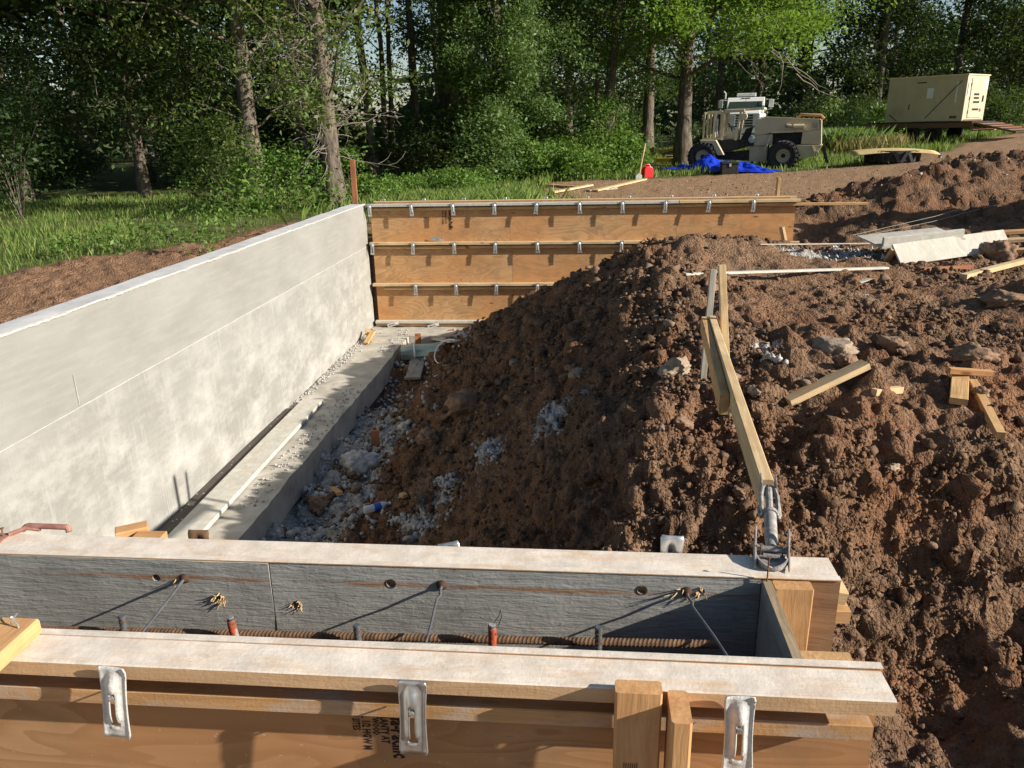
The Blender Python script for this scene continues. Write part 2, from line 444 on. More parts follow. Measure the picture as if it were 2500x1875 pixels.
def leafmat(name, a, b, tr=.32, warm=(.20, .22, .03), warmp=.9):
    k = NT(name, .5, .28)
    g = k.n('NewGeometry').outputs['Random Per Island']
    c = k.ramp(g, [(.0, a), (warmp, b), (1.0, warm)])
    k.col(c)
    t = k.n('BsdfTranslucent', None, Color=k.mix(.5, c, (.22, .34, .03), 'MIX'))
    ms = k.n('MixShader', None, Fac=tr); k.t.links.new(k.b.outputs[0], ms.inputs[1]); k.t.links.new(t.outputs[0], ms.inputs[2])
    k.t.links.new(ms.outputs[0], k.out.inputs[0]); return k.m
M_leaf_oak = leafmat('oak_leaves', (.06, .10, .028), (.17, .235, .06), .4, (.20, .17, .05))
M_leaf_bright = leafmat('bright_maple_leaves', (.112, .213, .025), (.224, .370, .056), .45, (.213, .291, .056))
M_leaf_elm = leafmat('elm_leaves', (.065, .124, .039), (.169, .260, .085), .34, (.169, .221, .078))
M_leaf_shaded = leafmat('dark_shaded_leaves', (.026, .05, .019), (.062, .10, .034), .28, (.10, .12, .035))  # forest green darkened so deep shade is part of the leaf colour
M_leaf_weed = leafmat('weed_leaves', (.078, .168, .030), (.180, .300, .060), .38, (.228, .252, .084))
M_grass = leafmat('grass_blades', (.102, .180, .036), (.228, .300, .074), .4, (.396, .336, .144))
M_drygrass = leafmat('dry_grass', (.26, .19, .085), (.37, .28, .13), .3, (.20, .22, .07))
M_tallgrass = leafmat('tall_grass', (.103, .178, .046), (.196, .270, .086), .35, (.310, .287, .127))

def groundmat():
    k = NT('ground_soil', .96, .12)
    v = k.coord((1, 1, 1), 'Object')
    at = k.n('Attribute', {'attribute_name': 'zone'})
    sp = k.n('SeparateColor', None, Color=at.outputs['Color'])
    n1 = k.noise(v, 1.1, 5, .6); n2 = k.noise(v, 9, 6, .68); n3 = k.noise(v, 60, 5, .7)
    soil = k.ramp(n2, [(.28, (.092, .052, .031)), (.5, (.19, .113, .068)), (.74, (.35, .225, .142))])
    soil = k.mix(k.ramp(n1, [(.45, 0.), (.62, .7)]), soil, (.25, .118, .06))
    soil = k.mix(k.ramp(k.noise(v, .7, 4, .6, .8), [(.30, .55), (.46, 0.)]), soil, (.085, .052, .034))
    soil = k.mix(k.ramp(n3, [(.58, 0.), (.8, .5)]), soil, (.40, .27, .175))
    dry = k.mix(n2, (.28, .17, .10), (.48, .315, .19))
    c = k.mix(sp.outputs[2], soil, dry)
    red = k.mix(n2, (.20, .11, .062), (.36, .215, .13))
    c = k.mix(k.math('MULTIPLY', at.outputs['Alpha'], 1.0), c, red)
    lime = k.mix(n3, (.36, .34, .31), (.64, .62, .58))
    lm = k.ramp(k.math('ADD', k.math('MULTIPLY', sp.outputs[1], 1.0), k.math('MULTIPLY', k.math('SUBTRACT', k.noise(v, 16, 5, .7), .5), 1.2)), [(.42, 0.), (.6, 1.)])
    c = k.mix(lm, c, lime)
    grass = k.mix(k.noise(v, 5, 5, .7), (.06, .085, .025), (.15, .15, .055))
    c = k.mix(sp.outputs[0], c, grass)
    vo = k.n('TexVoronoi', None, Vector=v, Scale=42.0).outputs['Distance']; vo2 = k.n('TexVoronoi', None, Vector=v, Scale=95.0).outputs['Distance']
    crumb = k.math('ADD', k.math('MULTIPLY', vo, -.8), k.math('MULTIPLY', vo2, -.4))
    h = k.math('ADD', k.math('ADD', k.math('MULTIPLY', n2, .9), k.math('MULTIPLY', n3, .5)), k.math('MULTIPLY', crumb, k.math('SUBTRACT', 1.0, sp.outputs[0])))
    k.col(c).nrm(k.bump(h, .95, .028)); return k.m
M_ground = groundmat()
# ------------------------------------------------------------------ where a line of sight meets a level, used to read positions off the photograph
DS = 2500.0 / 2212.0
def ray(xd, yd):
    return fw + (xd * DS - 1250) / FPX * camR - (yd * DS - 937.5) / FPX * camU
def atz(xd, yd, z):
    d = ray(xd, yd); return CC + d * ((z - CAM_H) / d[2])
def aty(xd, yd, y):
    d = ray(xd, yd); return CC + d * (y / d[1])

# site lines
AN = -0.0977                                    # heading of the near formwork
NX = np.array([math.cos(AN), math.sin(AN), 0]); NY = np.array([-math.sin(AN), math.cos(AN), 0])
def NF(x, y, z=0.0): return tuple(NX * x + NY * y + np.array([0, 0, z]))
WA = np.array([-2.83, 4.1]); WB = np.array([-2.10, 11.5])     # inner face of the cast wall
WD = (WB - WA) / np.linalg.norm(WB - WA); WN = np.array([WD[1], -WD[0]])   # along, and into the pit
FA = np.array([-2.05, 11.50]); FAN = -0.085                   # far formwork, left end and heading
FX = np.array([math.cos(FAN), math.sin(FAN)]); FY = np.array([-math.sin(FAN), math.cos(FAN)])
FOOT = -1.83
def wall_side(x, y): return (x - WA[0]) * WN[0] + (y - WA[1]) * WN[1]
def far_side(x, y): return (x - FA[0]) * FY[0] + (y - FA[1]) * FY[1]

# ------------------------------------------------------------------ ground shape
class RBF:
    def __init__(s, P, reg=1e-3):
        P = np.array(P, float); s.p = P[:, :2]; n = len(P)
        d = np.linalg.norm(s.p[:, None] - s.p[None], axis=2)
        A = np.zeros((n + 3, n + 3)); A[:n, :n] = s.k(d) + reg * np.eye(n)
        A[:n, n] = 1; A[:n, n + 1:] = s.p; A[n, :n] = 1; A[n + 1:, :n] = s.p.T
        b = np.zeros(n + 3); b[:n] = P[:, 2]
        s.w = np.linalg.solve(A, b)
    def k(s, d): return d * 1.0
    def __call__(s, x, y):
        sh = np.shape(x); x = np.ravel(x); y = np.ravel(y); out = np.empty(len(x))
        for i in range(0, len(x), 40000):
            xx = x[i:i + 40000]; yy = y[i:i + 40000]
            d = np.sqrt((xx[:, None] - s.p[:, 0]) ** 2 + (yy[:, None] - s.p[:, 1]) ** 2)
            out[i:i + 40000] = s.k(d) @ s.w[:-3] + s.w[-3] + xx * s.w[-2] + yy * s.w[-1]
        return out.reshape(sh)
inner = []
def cz(xd, yd, z): inner.append(tuple(atz(xd, yd, z)))
def cyy(xd, yd, y): inner.append(tuple(aty(xd, yd, y)))
for q in ((880, 765, -2.03), (855, 850, -2.05), (790, 920, -2.06), (700, 1010, -2.08), (640, 1080, -2.08), (600, 1165, -2.08), (720, 1110, -2.06),
          (770, 1040, -2.0), (860, 920, -1.93), (910, 810, -1.93), (830, 1165, -2.0), (960, 1150, -1.75), (930, 1000, -1.68), (930, 880, -1.68),
          (1000, 760, -1.62), (1040, 1000, -1.38), (1040, 880, -1.36), (1080, 780, -1.22), (1080, 1150, -1.42), (1180, 900, -.92), (1180, 1060, -1.02),
          (1200, 760, -.86), (1240, 1170, -1.02), (1300, 900, -.62), (1310, 1060, -.80), (1330, 740, -.56), (1330, 650, -.42), (1426, 597, -.22), (1420, 640, -.28), (1430, 760, -.38), (1500, 737, -.32), (1520, 660, -.30),
          (1440, 860, -.40), (1400, 960, -.54), (1350, 1110, -.80), (1490, 590, -.24), (1500, 900, -.50), (1560, 880, -.48), (1560, 720, -.40),
          (1650, 620, -.42), (1700, 700, -.43), (1900, 700, -.42), (2100, 740, -.42), (2200, 640, -.40), (1900, 590, -.41), (1700, 560, -.47), (2200, 860, -.44),
          (1900, 880, -.48), (1700, 900, -.50), (2150, 950, -.53), (1850, 990, -.60), (1680, 1040, -.68), (1480, 1060, -.70), (1430, 1165, -.92), (1720, 1150, -.90),
          (1900, 1110, -.84), (2100, 1060, -.74), (2205, 1010, -.64), (2150, 1210, -1.0), (1900, 1260, -1.14), (2100, 1400, -1.38), (1900, 1460, -1.46),
          (2000, 1600, -1.70), (2200, 1600, -2.0), (2205, 1360, -1.24)): cz(*q)
for q in ((1100, 668, 10.3), (1160, 628, 10.1), (1230, 606, 9.9), (1290, 581, 9.2), (1340, 548, 8.6), (1400, 534, 8.2), (1470, 516, 8.2), (1560, 511, 8.5),
          (1640, 516, 9.0), (1700, 523, 9.8)): cyy(*q)
inner += [(-1.9, 1.2, -2.0), (-.5, 1.5, -1.95), (.4, 1.5, -1.75), (-1.5, 2.7, -2.02), (-.5, 2.7, -1.75), (.35, 2.35, -1.15), (.9, 1.3, -1.7), (1.5, .9, -1.95), (0, 0, -1.95),
          (-3, 0, -2), (0, -6, -1.7), (6, -4, -1.2), (2.75, 1.9, -.72), (3.0, 1.1, -.75), (2.1, .9, -1.95), (5, 2.2, -.6), (5, 4, -.45), (8, 4, -.4), (12, 5, -.3), (12, -2, -.9), (-2.0, 10.9, -2.05), (-1.0, 10.95, -1.95),
          (0.2, 11.0, -1.72), (1.2, 11.0, -1.15), (2.1, 11.0, -.8), (3.0, 11.0, -.66), (4.1, 11.1, -.62), (3.6, 10.4, -.6),
          (4.9, 9.4, -.5), (6.2, 8.7, -.38), (8, 8, -.30), (11, 8, -.2), (5, 12, -.5), (8, 13, -.3), (12, 13, -.05), (16, 10, 0), (6, 16, -.5), (10, 18, -.2), (16, 18, 0.0)]
RB_IN = RBF(inner)
outer = [(-4, 2, -.62), (-4, 6, -.60), (-4, 10, -.58), (-4, -3, -.7), (-8, 6, -.62), (-8, 12, -.62), (-14, 8, -.65), (-14, 16, -.75), (-9, 20, -.72), (-25, 20, -.95), (-20, 35, -1.0),
         (-45, 40, -1.3), (-2, 13, -.52), (2, 13, -.50), (4, 14, -.48), (-2, 18, -.62), (3, 20, -.52), (8, 18, -.40), (6, 24, -.52), (2, 27, -.60), (9, 27, -.48), (0, 35, -.7), (8, 36, -.45),
         (13, 29, -.25), (14, 20, -.02), (17, 36, .05), (20, 30, .2), (25, 40, .4), (12, 45, -.2), (-5, 50, -.9), (40, 50, .7), (0, 80, -.6), (60, 90, 1.0), (-60, 90, -1.5),
         (4.9, 12.5, -.5), (8, 13, -.3), (12, 13, -.05), (16, 10, 0), (12, 5, -.3), (12, -6, -.9), (30, 0, .2), (30, -30, 0), (-30, -30, -1), (0, -30, -1), (-30, 0, -.9)]
RB_OUT = RBF(outer, 0.3)
def mound(x, y):
    """spoil heap behind the lumber pile; it runs on to the right as unseen heaps shaped to shade it"""
    def g(cx, cy, sx, sy, h, an=0.0):
        c, s = math.cos(an), math.sin(an); dx = x - cx; dy = y - cy
        u = (dx * c + dy * s) / sx; v = (-dx * s + dy * c) / sy
        return h * np.exp(-(u * u + v * v))
    return (g(6.4, 12.6, 1.5, 1.0, .42, .1) + g(8.3, 13.2, 1.7, 1.25, .66, .1) + g(12.8, 12.2, 2.0, 2.0, 2.3) + g(9.5, 9.5, 1.25, 1.25, 2.2) + g(5.0, 12.0, .9, .9, .22)  # the two tall heaps lie out of view, added for their shadow
             + g(6.3, 10.4, .9, .6, .20) + g(4.95, 10.6, .6, .5, .16) + g(4.5, 6.1, .5, .45, .16) + g(5.6, 5.4, .8, .6, .34) + g(4.35, 5.0, .5, .3, .14))
def w_in(x, y):
    a = smooth01((wall_side(x, y) + .15) / .08)
    f = far_side(x, y)
    k = smooth01((x - 4.0) / 1.0)
    lo = .05 * (1 - k) + -.9 * k; wd = .10 * (1 - k) + 3.4 * k
    b = 1 - smooth01((f - lo) / wd)
    back = smooth01((y + 1.5) / 1.5)
    return a * b
def zones(x, y):
    """grass, lime, dry track, red clay"""
    s = wall_side(x, y); f = far_side(x, y); wi = w_in(x, y)
    nz = fbm(x * .45, y * .45, 0, 91, 4)
    r = np.sqrt(x * x + y * y)
    # left of the wall: a strip of red clay, then grass
    left = smooth01((-s - .2) / .2) * smooth01((15 - y) / 3)
    gl = smooth01((-s - np.maximum(1.9, 2.2 + .8 * (11.6 - y)) - .55 * nz) / .6)
    # behind: trampled dirt, then grass along the wood edge and round the machines
    edge = 12.2 + 11.3 * smooth01((x - .2) / 1.2) + .6 * nz + np.maximum(0, x - 11.5) * 1.05
    gb = smooth01((y - edge) / 1.1)
    far = smooth01((y - 12.5) / 2.0)
    grass = np.where(wi > .5, 0, np.maximum(gl * smooth01((-s) / .5), np.where(s > -.3, gb, 0)))
    grass = np.where((x > 4) & (y < 16), 0, grass)
    red = left * (1 - gl) * (1 - wi)
    dry = np.clip((1 - wi) * (1 - grass) * (1 - red) * .9 + wi * smooth01((y - 5.2 + .7 * nz) / 2.2) * smooth01((x - 1.2) / .8) * .25 * smooth01((12 - y) / 2), 0, 1)
    # lime rubble beside the footing and scattered patches
    fs = s - .75
    lime = wi * smooth01((.70 + .25 * nz - fs) / .4) * smooth01((9.6 - y) / 2.5) * .92
    for xd, yd, zz, rr, am in ((1740, 548, -.45, .55, .62), (1850, 545, -.43, .5, .7), (1660, 778, -.44, .14, .75), (1000, 720, -1.9, .32, .9), (900, 740, -2.0, .25, .7), (1870, 640, -.42, .25, .45),
                               (1055, 975, -1.36, .17, .9), (1190, 905, -.9, .17, .85), (960, 1045, -1.6, .14, .8), (900, 1130, -1.85, .22, .8), (1270, 830, -.6, .1, .6)):
        p = atz(xd, yd, zz); lime = np.maximum(lime, am * np.exp(-((x - p[0]) ** 2 + ((y - p[1]) * .75) ** 2) / rr ** 2))
    dry = dry * (1 - np.clip(mound(x, y) * 5, 0, 1))
    return grass, lime, dry, red
def ground_macro(x, y):
    wi = w_in(x, y)
    return wi * RB_IN(x, y) + (1 - wi) * RB_OUT(x, y) + mound(x, y)
def pebbles(x, y, z, cell, seed, lo=.25, hi=.64):
    """height of lumps of varied size packed in a loose bed (3-D cells), in units of one cell"""
    gx, gy, gz_ = [np.floor(q / cell).astype(np.int64) for q in (x, y, z)]; out = np.zeros(np.shape(x))
    for dx in (-1, 0, 1):
        for dy in (-1, 0, 1):
            for dz in (-1, 0, 1):
                ix, iy, iz = gx + dx, gy + dy, gz_ + dz
                px = (ix + .5 + .45 * _hash(ix, iy, iz, seed)) * cell - x; py = (iy + .5 + .45 * _hash(ix, iy, iz, seed + 1)) * cell - y
                pz = (iz + .5 + .45 * _hash(ix, iy, iz, seed + 2)) * cell - z
                h = _hash(ix, iy, iz, seed + 3) * .5 + .5; r = (lo + (hi - lo) * h ** 2.2) * cell
                d = np.maximum(np.abs(px) + .35 * np.abs(py), np.sqrt(px * px + py * py + pz * pz)) / r
                out = np.maximum(out, (r / cell) * np.sqrt(np.clip(1 - d ** 2.6, 0, 1)) * (.5 + .5 * h))
    return out
def soil_relief(X, Y, Z, loose, plate):
    dn = np.clip(.42 + 1.5 * fbm(X * .9, Y * .9, 0, 71, 4), .0, 1.3)
    slope = smooth01((1.3 - X) / .6) * smooth01((Y - 2.4) / .5); dn = np.maximum(dn, slope * (.62 + .35 * fbm(X * 2.2, Y * 2.2, 0, 73, 2)))
    wx = X + .022 * vnoise(X * 17, Y * 17, Z * 17, 6); wy = Y + .022 * vnoise(X * 17, Y * 17, Z * 17 + 5, 6)
    d = .105 * pebbles(wx, wy, Z, .15, 301) + .050 * pebbles(wx, wy, Z, .060, 311) - .02
    d = d + .012 * fbm(X * 22, Y * 22, Z * 22, 13, 3)
    return loose * (1 - .25 * plate) * (dn * (1 + np.clip(mound(X, Y) * 2.5, 0, 1)) + .35 * np.clip(mound(X, Y) * 3, 0, 1)) * d
def ground_z(x, y, fine=True):
    x = np.asarray(x, float); y = np.asarray(y, float)
    wi = w_in(x, y); z = wi * RB_IN(x, y) + (1 - wi) * RB_OUT(x, y)
    mo = mound(x, y); z = z + mo
    g, l, d, rd = zones(x, y)
    loose = np.clip(wi * 1.0 + mo * 3, 0, 1)
    plate = smooth01((x - 1.4) / .8) * smooth01((y - 4.6) / 1.2) * (1 - np.clip(mo * 4, 0, 1))
    amp = loose * (1 - .5 * plate)
    b1 = 1 - np.abs(vnoise(x * 1.7, y * 1.7, .3, 3)) * 2
    b2 = np.abs(fbm(x * 4.3, y * 4.3, .7, 5, 3)) * 1.0
    b3 = np.abs(fbm(x * 13, y * 13, .2, 8, 3))
    z = z + amp * (.055 * b1 + .10 * b2 - .07 + .085 * fbm(x * 1.5, y * 1.5, 0, 131, 3) * (1 - .7 * plate))
    if fine:
        z = z + amp * (.020 * b3) + (1 - loose) * (.016 * fbm(x * 3, y * 3, 0, 41, 3) + .010 * (1 - g) * np.abs(fbm(x * 11, y * 11, 0, 55, 2)))
    # track marks pressed into the clay left of the wall
    tr_ = np.sin((x * .25 + y) * 26 + 2.5 * vnoise(x * .7, y * .7, 0, 9)) * smooth01(.55 - np.abs(np.mod(wall_side(x, y) + .5, 1.5) - .75) * 1.6 + .2)
    z = z + rd * (.05 * np.abs(fbm(x * 5, y * 5, 0, 61, 4)) + .022 * tr_)
    return z
def G(xd, yd, dz=0.0, r0=1.5, r1=60):
    """point on the ground seen at a place in the photograph"""
    d = ray(xd, yd); lo, hi = math.log(r0), math.log(r1)
    for n in (110, 14, 14):
        t = np.exp(np.linspace(lo, hi, n)); P = CC + t[:, None] * d
        below = P[:, 2] < ground_z(P[:, 0], P[:, 1], False)
        i = int(np.argmax(below)) if below.any() else n - 1
        lo, hi = math.log(t[max(i - 1, 0)]), math.log(t[i])
    return Vector((P[i, 0], P[i, 1], P[i, 2] + dz))
def gz(x, y): return float(ground_z(np.array([x]), np.array([y]), True)[0])

def build_ground():
    th = np.concatenate([np.linspace(-math.pi, -.80, 26)[:-1], np.linspace(-.80, .80, 620), np.linspace(.80, math.pi, 26)[1:]])
    r = np.concatenate([[.02, .4, .8], np.exp(np.linspace(math.log(1.15), math.log(17), 530)), np.exp(np.linspace(math.log(17.2), math.log(60), 90)), np.exp(np.linspace(math.log(62), math.log(900), 22))])
    T, Rr = np.meshgrid(th, r)
    X = Rr * np.sin(T); Y = Rr * np.cos(T)
    Z = ground_z(X, Y)
    # loose soil: push lumps out along the slope's own normal
    du = np.stack([np.gradient(q, axis=0) for q in (X, Y, Z)], -1); dv = np.stack([np.gradient(q, axis=1) for q in (X, Y, Z)], -1)
    N = np.cross(dv, du); N /= np.maximum(np.linalg.norm(N, axis=-1, keepdims=True), 1e-9); N *= np.sign(N[..., 2:3] + 1e-12)
    mo = mound(X, Y); loose = np.clip(w_in(X, Y) + mo * 3, 0, 1)
    plate = smooth01((X - 1.4) / .8) * smooth01((Y - 4.6) / 1.2) * (1 - np.clip(mo * 4, 0, 1))
    sel = (loose > .02) & (Rr < 17) & (Rr > 1.2) & (np.abs(T) < .85)
    dd = np.zeros_like(X); dd[sel] = soil_relief(X[sel], Y[sel], Z[sel], loose[sel], plate[sel])
    X0, Y0 = X, Y
    X = X + N[..., 0] * dd; Y = Y + N[..., 1] * dd; Z = Z + N[..., 2] * dd
    fade = smooth01((Rr - 120) / 200); Z = Z * (1 - fade) + fade * .5
    g, l, d, rd = zones(X0, Y0)
    n, m = X.shape
    V = np.stack([X, Y, Z], -1).reshape(-1, 3)
    idx = np.arange(n * m).reshape(n, m)
    F = np.stack([idx[:-1, :-1], idx[:-1, 1:], idx[1:, 1:], idx[1:, :-1]], -1).reshape(-1, 4)
    A = np.stack([g, l, d, rd], -1).reshape(-1, 4)
    me = fast_mesh('ground', V, F[:, ::-1], {'zone': A})
    o = link('ground', me, M_ground, smooth=True); tag(o, kind='structure', label='dug brown soil, dirt track and grass of the building site'); return o
ground = build_ground()

# ------------------------------------------------------------------ loose clods lying on the soil
def ico(sub):
    bm = bmesh.new(); bmesh.ops.create_icosphere(bm, subdivisions=sub, radius=1)
    V = np.array([v.co[:] for v in bm.verts]); F = np.array([[v.index for v in f.verts] for f in bm.faces]); bm.free(); return V, F
ICO1, ICO2, ICO3, ICO4 = ico(1), ico(2), ico(3), ico(4)
def rock_shape(base, seed, rough=.3, freq=1.6):
    V, F = base
    n = fbm(V[:, 0] * freq + seed * 3.1, V[:, 1] * freq, V[:, 2] * freq, seed, 4)
    V = V * (1 + rough * n)[:, None]
    r = np.random.RandomState(seed)
    for k in range(4):                          # a few flat breaks
        d = r.normal(size=3); d /= np.linalg.norm(d); h = V @ d; c = .62 + .2 * r.rand()
        V = V - np.outer(np.maximum(h - c, 0) * .85, d)
    return V
def scatter_clods(name, n1, n2, label):
    r = np.random.RandomState(11)
    shapes1 = [rock_shape(ICO1, 20 + i, .75, 2.3) for i in range(8)]; shapes2 = [rock_shape(ICO2, 50 + i, .6, 2.4) for i in range(8)]
    VV, FF, off = [], [], 0
    for n, shapes, F, lo, hi in ((n1, shapes1, ICO1[1], .0035, .017), (n2, shapes2, ICO2[1], .014, .036)):
        R = np.exp(r.uniform(math.log(1.6), math.log(13.5), n * 4)); T = r.uniform(-.72, .72, n * 4)
        X = R * np.sin(T); Y = R * np.cos(T)
        wi = w_in(X, Y); mo = mound(X, Y); g, l, d, rd = zones(X, Y)
        plate = smooth01((X - 1.4) / .8) * smooth01((Y - 4.4) / 1.2)
        dens = np.clip(np.maximum(wi, np.clip(mo * 3, 0, 1)) * (1 - .55 * plate), 0, 1) * np.maximum(np.clip(.38 + 1.4 * fbm(X * .9, Y * .9, 0, 71, 4), .03, 1), .5 * smooth01((1.3 - X) / .6))
        ok = (r.rand(n * 4) < dens) & (wall_side(X, Y) > .78) & ((X * NX[0] + Y * NX[1] > .75) | (X * NY[0] + Y * NY[1] > 1.85))
        ok &= ~((far_side(X, Y) > -.62) & (X < 0))
        X = X[ok][:n]; Y = Y[ok][:n]; n = len(X)
        Z = ground_z(X, Y)
        S = lo * (hi / lo) ** (r.rand(n) ** 1.7) * np.clip(np.sqrt(X * X + Y * Y) / 4.0, .75, 2.0)
        for i in range(n):
            q = Euler((r.uniform(0, 6), r.uniform(0, 6), r.uniform(0, 6))).to_matrix()
            V = shapes[i % 8] @ np.array(q).T * (S[i] * np.array([1, 1, .8])) + (X[i], Y[i], Z[i] + S[i] * .25)
            VV.append(V); FF.append(F + off); off += len(V)
    me = fast_mesh(name, np.concatenate(VV), np.concatenate(FF))
    o = link(name, me, M_clods); tag(o, label, 'soil', kind='stuff'); return o
kk = NT('loose_clod', .96, .12); v = kk.coord(); rn = kk.n('NewGeometry').outputs['Random Per Island']
kk.col(kk.mix(kk.noise(v, 30, 4, .6), kk.ramp(rn, [(0, (.10, .056, .033)), (.7, (.205, .122, .072)), (.965, (.36, .235, .15)), (1., (.42, .39, .35))]), (.135, .085, .055)))
kk.nrm(kk.bump(kk.noise(v, 90, 4, .7), .8, .008)); M_clods = kk.m
scatter_clods('soil_clods', 34000, 1500, 'loose brown clods strewn over the dug soil')

def lumpy(V, seed):
    V = V * (1 + .30 * pebbles(V[:, 0] + seed, V[:, 1], V[:, 2], .75, 400 + seed) + .16 * pebbles(V[:, 0], V[:, 1] + seed, V[:, 2], .33, 440 + seed))[:, None]
    return V * .86
def rock(name, xd, yd, wpx, label, cat, m, seed, flat=.7, dz=.0, base=None, rough=.32, freq=1.5, group=None):
    p = G(xd, yd); dist = (np.array(p) - CC) @ fw
    R = wpx * DS / 2 * dist / FPX
    base = base or ICO4; V = rock_shape(base, seed, rough, freq)
    V = V + .13 * np.abs(fbm(V[:, 0] * 3, V[:, 1] * 3, V[:, 2] * 3, seed + 9, 3))[:, None] * V + .14 * fbm(V[:, 0] * 6, V[:, 1] * 6, V[:, 2] * 6, seed + 5, 3)[:, None] * V
    V = lumpy(V, seed)
    me = fast_mesh(name, V * R * np.array([1, .85, flat]), (base or ICO3)[1])
    o = link(name, me, m, loc=(p.x, p.y + R * .5, gz(p.x, p.y + R * .5) + R * flat * (.12 + dz)), rot=(0, 0, seed), smooth=True)
    return tag(o, label, cat, group)
for a in ((775, 1022, 84, 'big whitish concrete lump lying beside the footing', M_lime, 1), (874, 930, 40, 'fist-sized pale lump at the foot of the shaded slope', M_lime, 2),
          (1001, 885, 84, 'large dusty brown boulder halfway down the shaded slope', M_rock, 3), (1462, 815, 78, 'big tan boulder on the crest left of the doubled brace', M_stone, 4),
          (1800, 770, 100, 'broad flat tan slab half buried right of the brace', M_stone, 5), (1474, 928, 46, 'round brown clod below the crest boulder', M_rock, 6),
          (1246, 815, 40, 'pale-topped stone jutting from the middle of the slope', M_stone, 7), (1935, 765, 70, 'brown mound-like clod behind the leaning offcut', M_rock, 8),
          (2110, 772, 92, 'dark rounded clod pile at the right behind the three offcuts', M_rock, 9), (1540, 635, 44, 'knobbly clod just left of the grey stake', M_rock, 10),
          (905, 1075, 44, 'brown clod in the rubble above the bottle', M_rock, 12), (690, 1110, 60, 'long brown clod in the grey rubble near the form', M_rock, 13),
          (2170, 560, 80, 'dark clod at the right edge below the lumber pile', M_rock, 14), (920, 965, 62, 'angular brown lump next to the fist-sized pale one', M_rock, 15),
          (1830, 800, 44, 'grey-brown stone in front of the flat tan slab', M_rock, 16), (1630, 860, 36, 'reddish stone at the foot of the pale stake', M_stone, 17),
          (2180, 660, 90, 'shadowed heap of earth at the right edge above the offcuts', M_rock, 18), (1930, 1020, 34, 'small brown stone on the bank under the leaning offcut', M_stone, 19),
          (2120, 865, 40, 'lone clod between the short offcut and the offcut stack', M_rock, 20), (1600, 1075, 34, 'clod in the shade beside the timber brace', M_rock, 21)):
    rock('rock' if a[4] is not M_rock else 'clod', a[0], a[1], a[2], a[3], 'rock' if a[4] is not M_rock else 'clod', a[4], a[5], .5 if a[5] in (5, 8, 9, 18) else .75)

def rubble(xd, yd, wpx, hpx, n, label, seed, m=None):
    """heap of crumbled lime: many pebbles, one object"""
    r = np.random.RandomState(seed); VV, FF, off = [], [], 0
    p0 = G(xd, yd); sh = [rock_shape(ICO1, 70 + i, .8, 2.3) for i in range(5)]
    n = int(n * 1.7); ex = (G(xd + wpx * .5, yd) - G(xd - wpx * .5, yd)); ey = (G(xd, yd + hpx * .5) - G(xd, yd - hpx * .5)); UW = r.normal(0, .42, (n, 2)) * .55
    PX = p0.x + UW[:, 0] * ex.x + UW[:, 1] * (ey.x + ex.x * .25); PY = p0.y + UW[:, 0] * ex.y + UW[:, 1] * ey.y; PZ = ground_z(PX, PY)
    for i in range(n):
        s = r.uniform(.006, .020) * (1.7 if r.rand() < .12 else 1) * max(.7, min(1.05, PY[i] / 5.5))
        q = np.array(Euler(r.uniform(0, 6, 3)).to_matrix())
        V = sh[i % 5] @ q.T * s + np.array([PX[i] - p0.x, PY[i] - p0.y, PZ[i] - p0.z + s * r.uniform(.1, 1.1)])
        VV.append(V); FF.append(ICO1[1] + off); off += len(V)
    me = fast_mesh('rubble_heap', np.concatenate(VV), np.concatenate(FF))
    return tag(link('rubble_heap', me, M_lime, loc=p0), label, 'rubble', kind='stuff')
for i, a in enumerate(((1055, 978, 52, 62, 90, 'chalky white rubble patch low on the shaded slope'), (1192, 905, 60, 60, 80, 'chalky rubble streak high on the shaded slope'),
                       (962, 1045, 50, 50, 70, 'white rubble patch between the bottle and the brown slope'), (890, 1135, 110, 46, 150, 'grey-white rubble heap against the back form'),
                       (665, 1160, 90, 26, 90, 'pale crushed rubble at the footing corner near the form'), (1000, 722, 70, 26, 70, 'bluish-white rubble by the far footing'),
                       (1850, 548, 210, 30, 75, 'scatter of white chips in front of the grey panels'), (1665, 778, 40, 14, 30, 'white chips beside the pale stake'))):
    rubble(*a, 200 + i)
# ------------------------------------------------------------------ cast concrete wall and footing
def wall_frame_z(): return math.atan2(WD[1], WD[0]) - math.pi / 2
WROT = math.atan2(WD[1], WD[0]) - math.pi / 2          # local Y runs along the wall, local X points into the pit
WLEN = float(np.linalg.norm(WB - WA)) + .02
def WL(v, u, z): # along from WA, out of the face, height -> world
    p = WA + WD * v + WN * u; return Vector((p[0], p[1], z))
W0 = -5.0
wall = thing('concrete_wall', 'tall pale grey cast concrete wall along the left side of the pit', 'wall', WL(0, 0, FOOT), WROT)
b = MB()
# faces of the body: subdivided inner face with a faint waviness
ny, nz_ = 130, 26
ys = np.linspace(W0, WLEN, ny); zs = np.linspace(0.002, 1.83, nz_)
YY, ZZ = np.meshgrid(ys, zs)
lift = np.where(ZZ > 1.22, 0, 1) * .003
XX = .004 * fbm(YY * .8, ZZ * 1.2, 0, 21, 3) + lift
V = np.stack([XX, YY, ZZ], -1).reshape(-1, 3); idx = np.arange(ny * nz_).reshape(nz_, ny)
F = np.stack([idx[:-1, :-1], idx[:-1, 1:], idx[1:, 1:], idx[1:, :-1]], -1).reshape(-1, 4)
b.add([tuple(p) for p in V], [tuple(f) for f in F])
b.box((-.215, W0, .002), (-.012, WLEN, 1.822))
o = b.build('wall_body', M_wall, wall, (0, 0, 0))
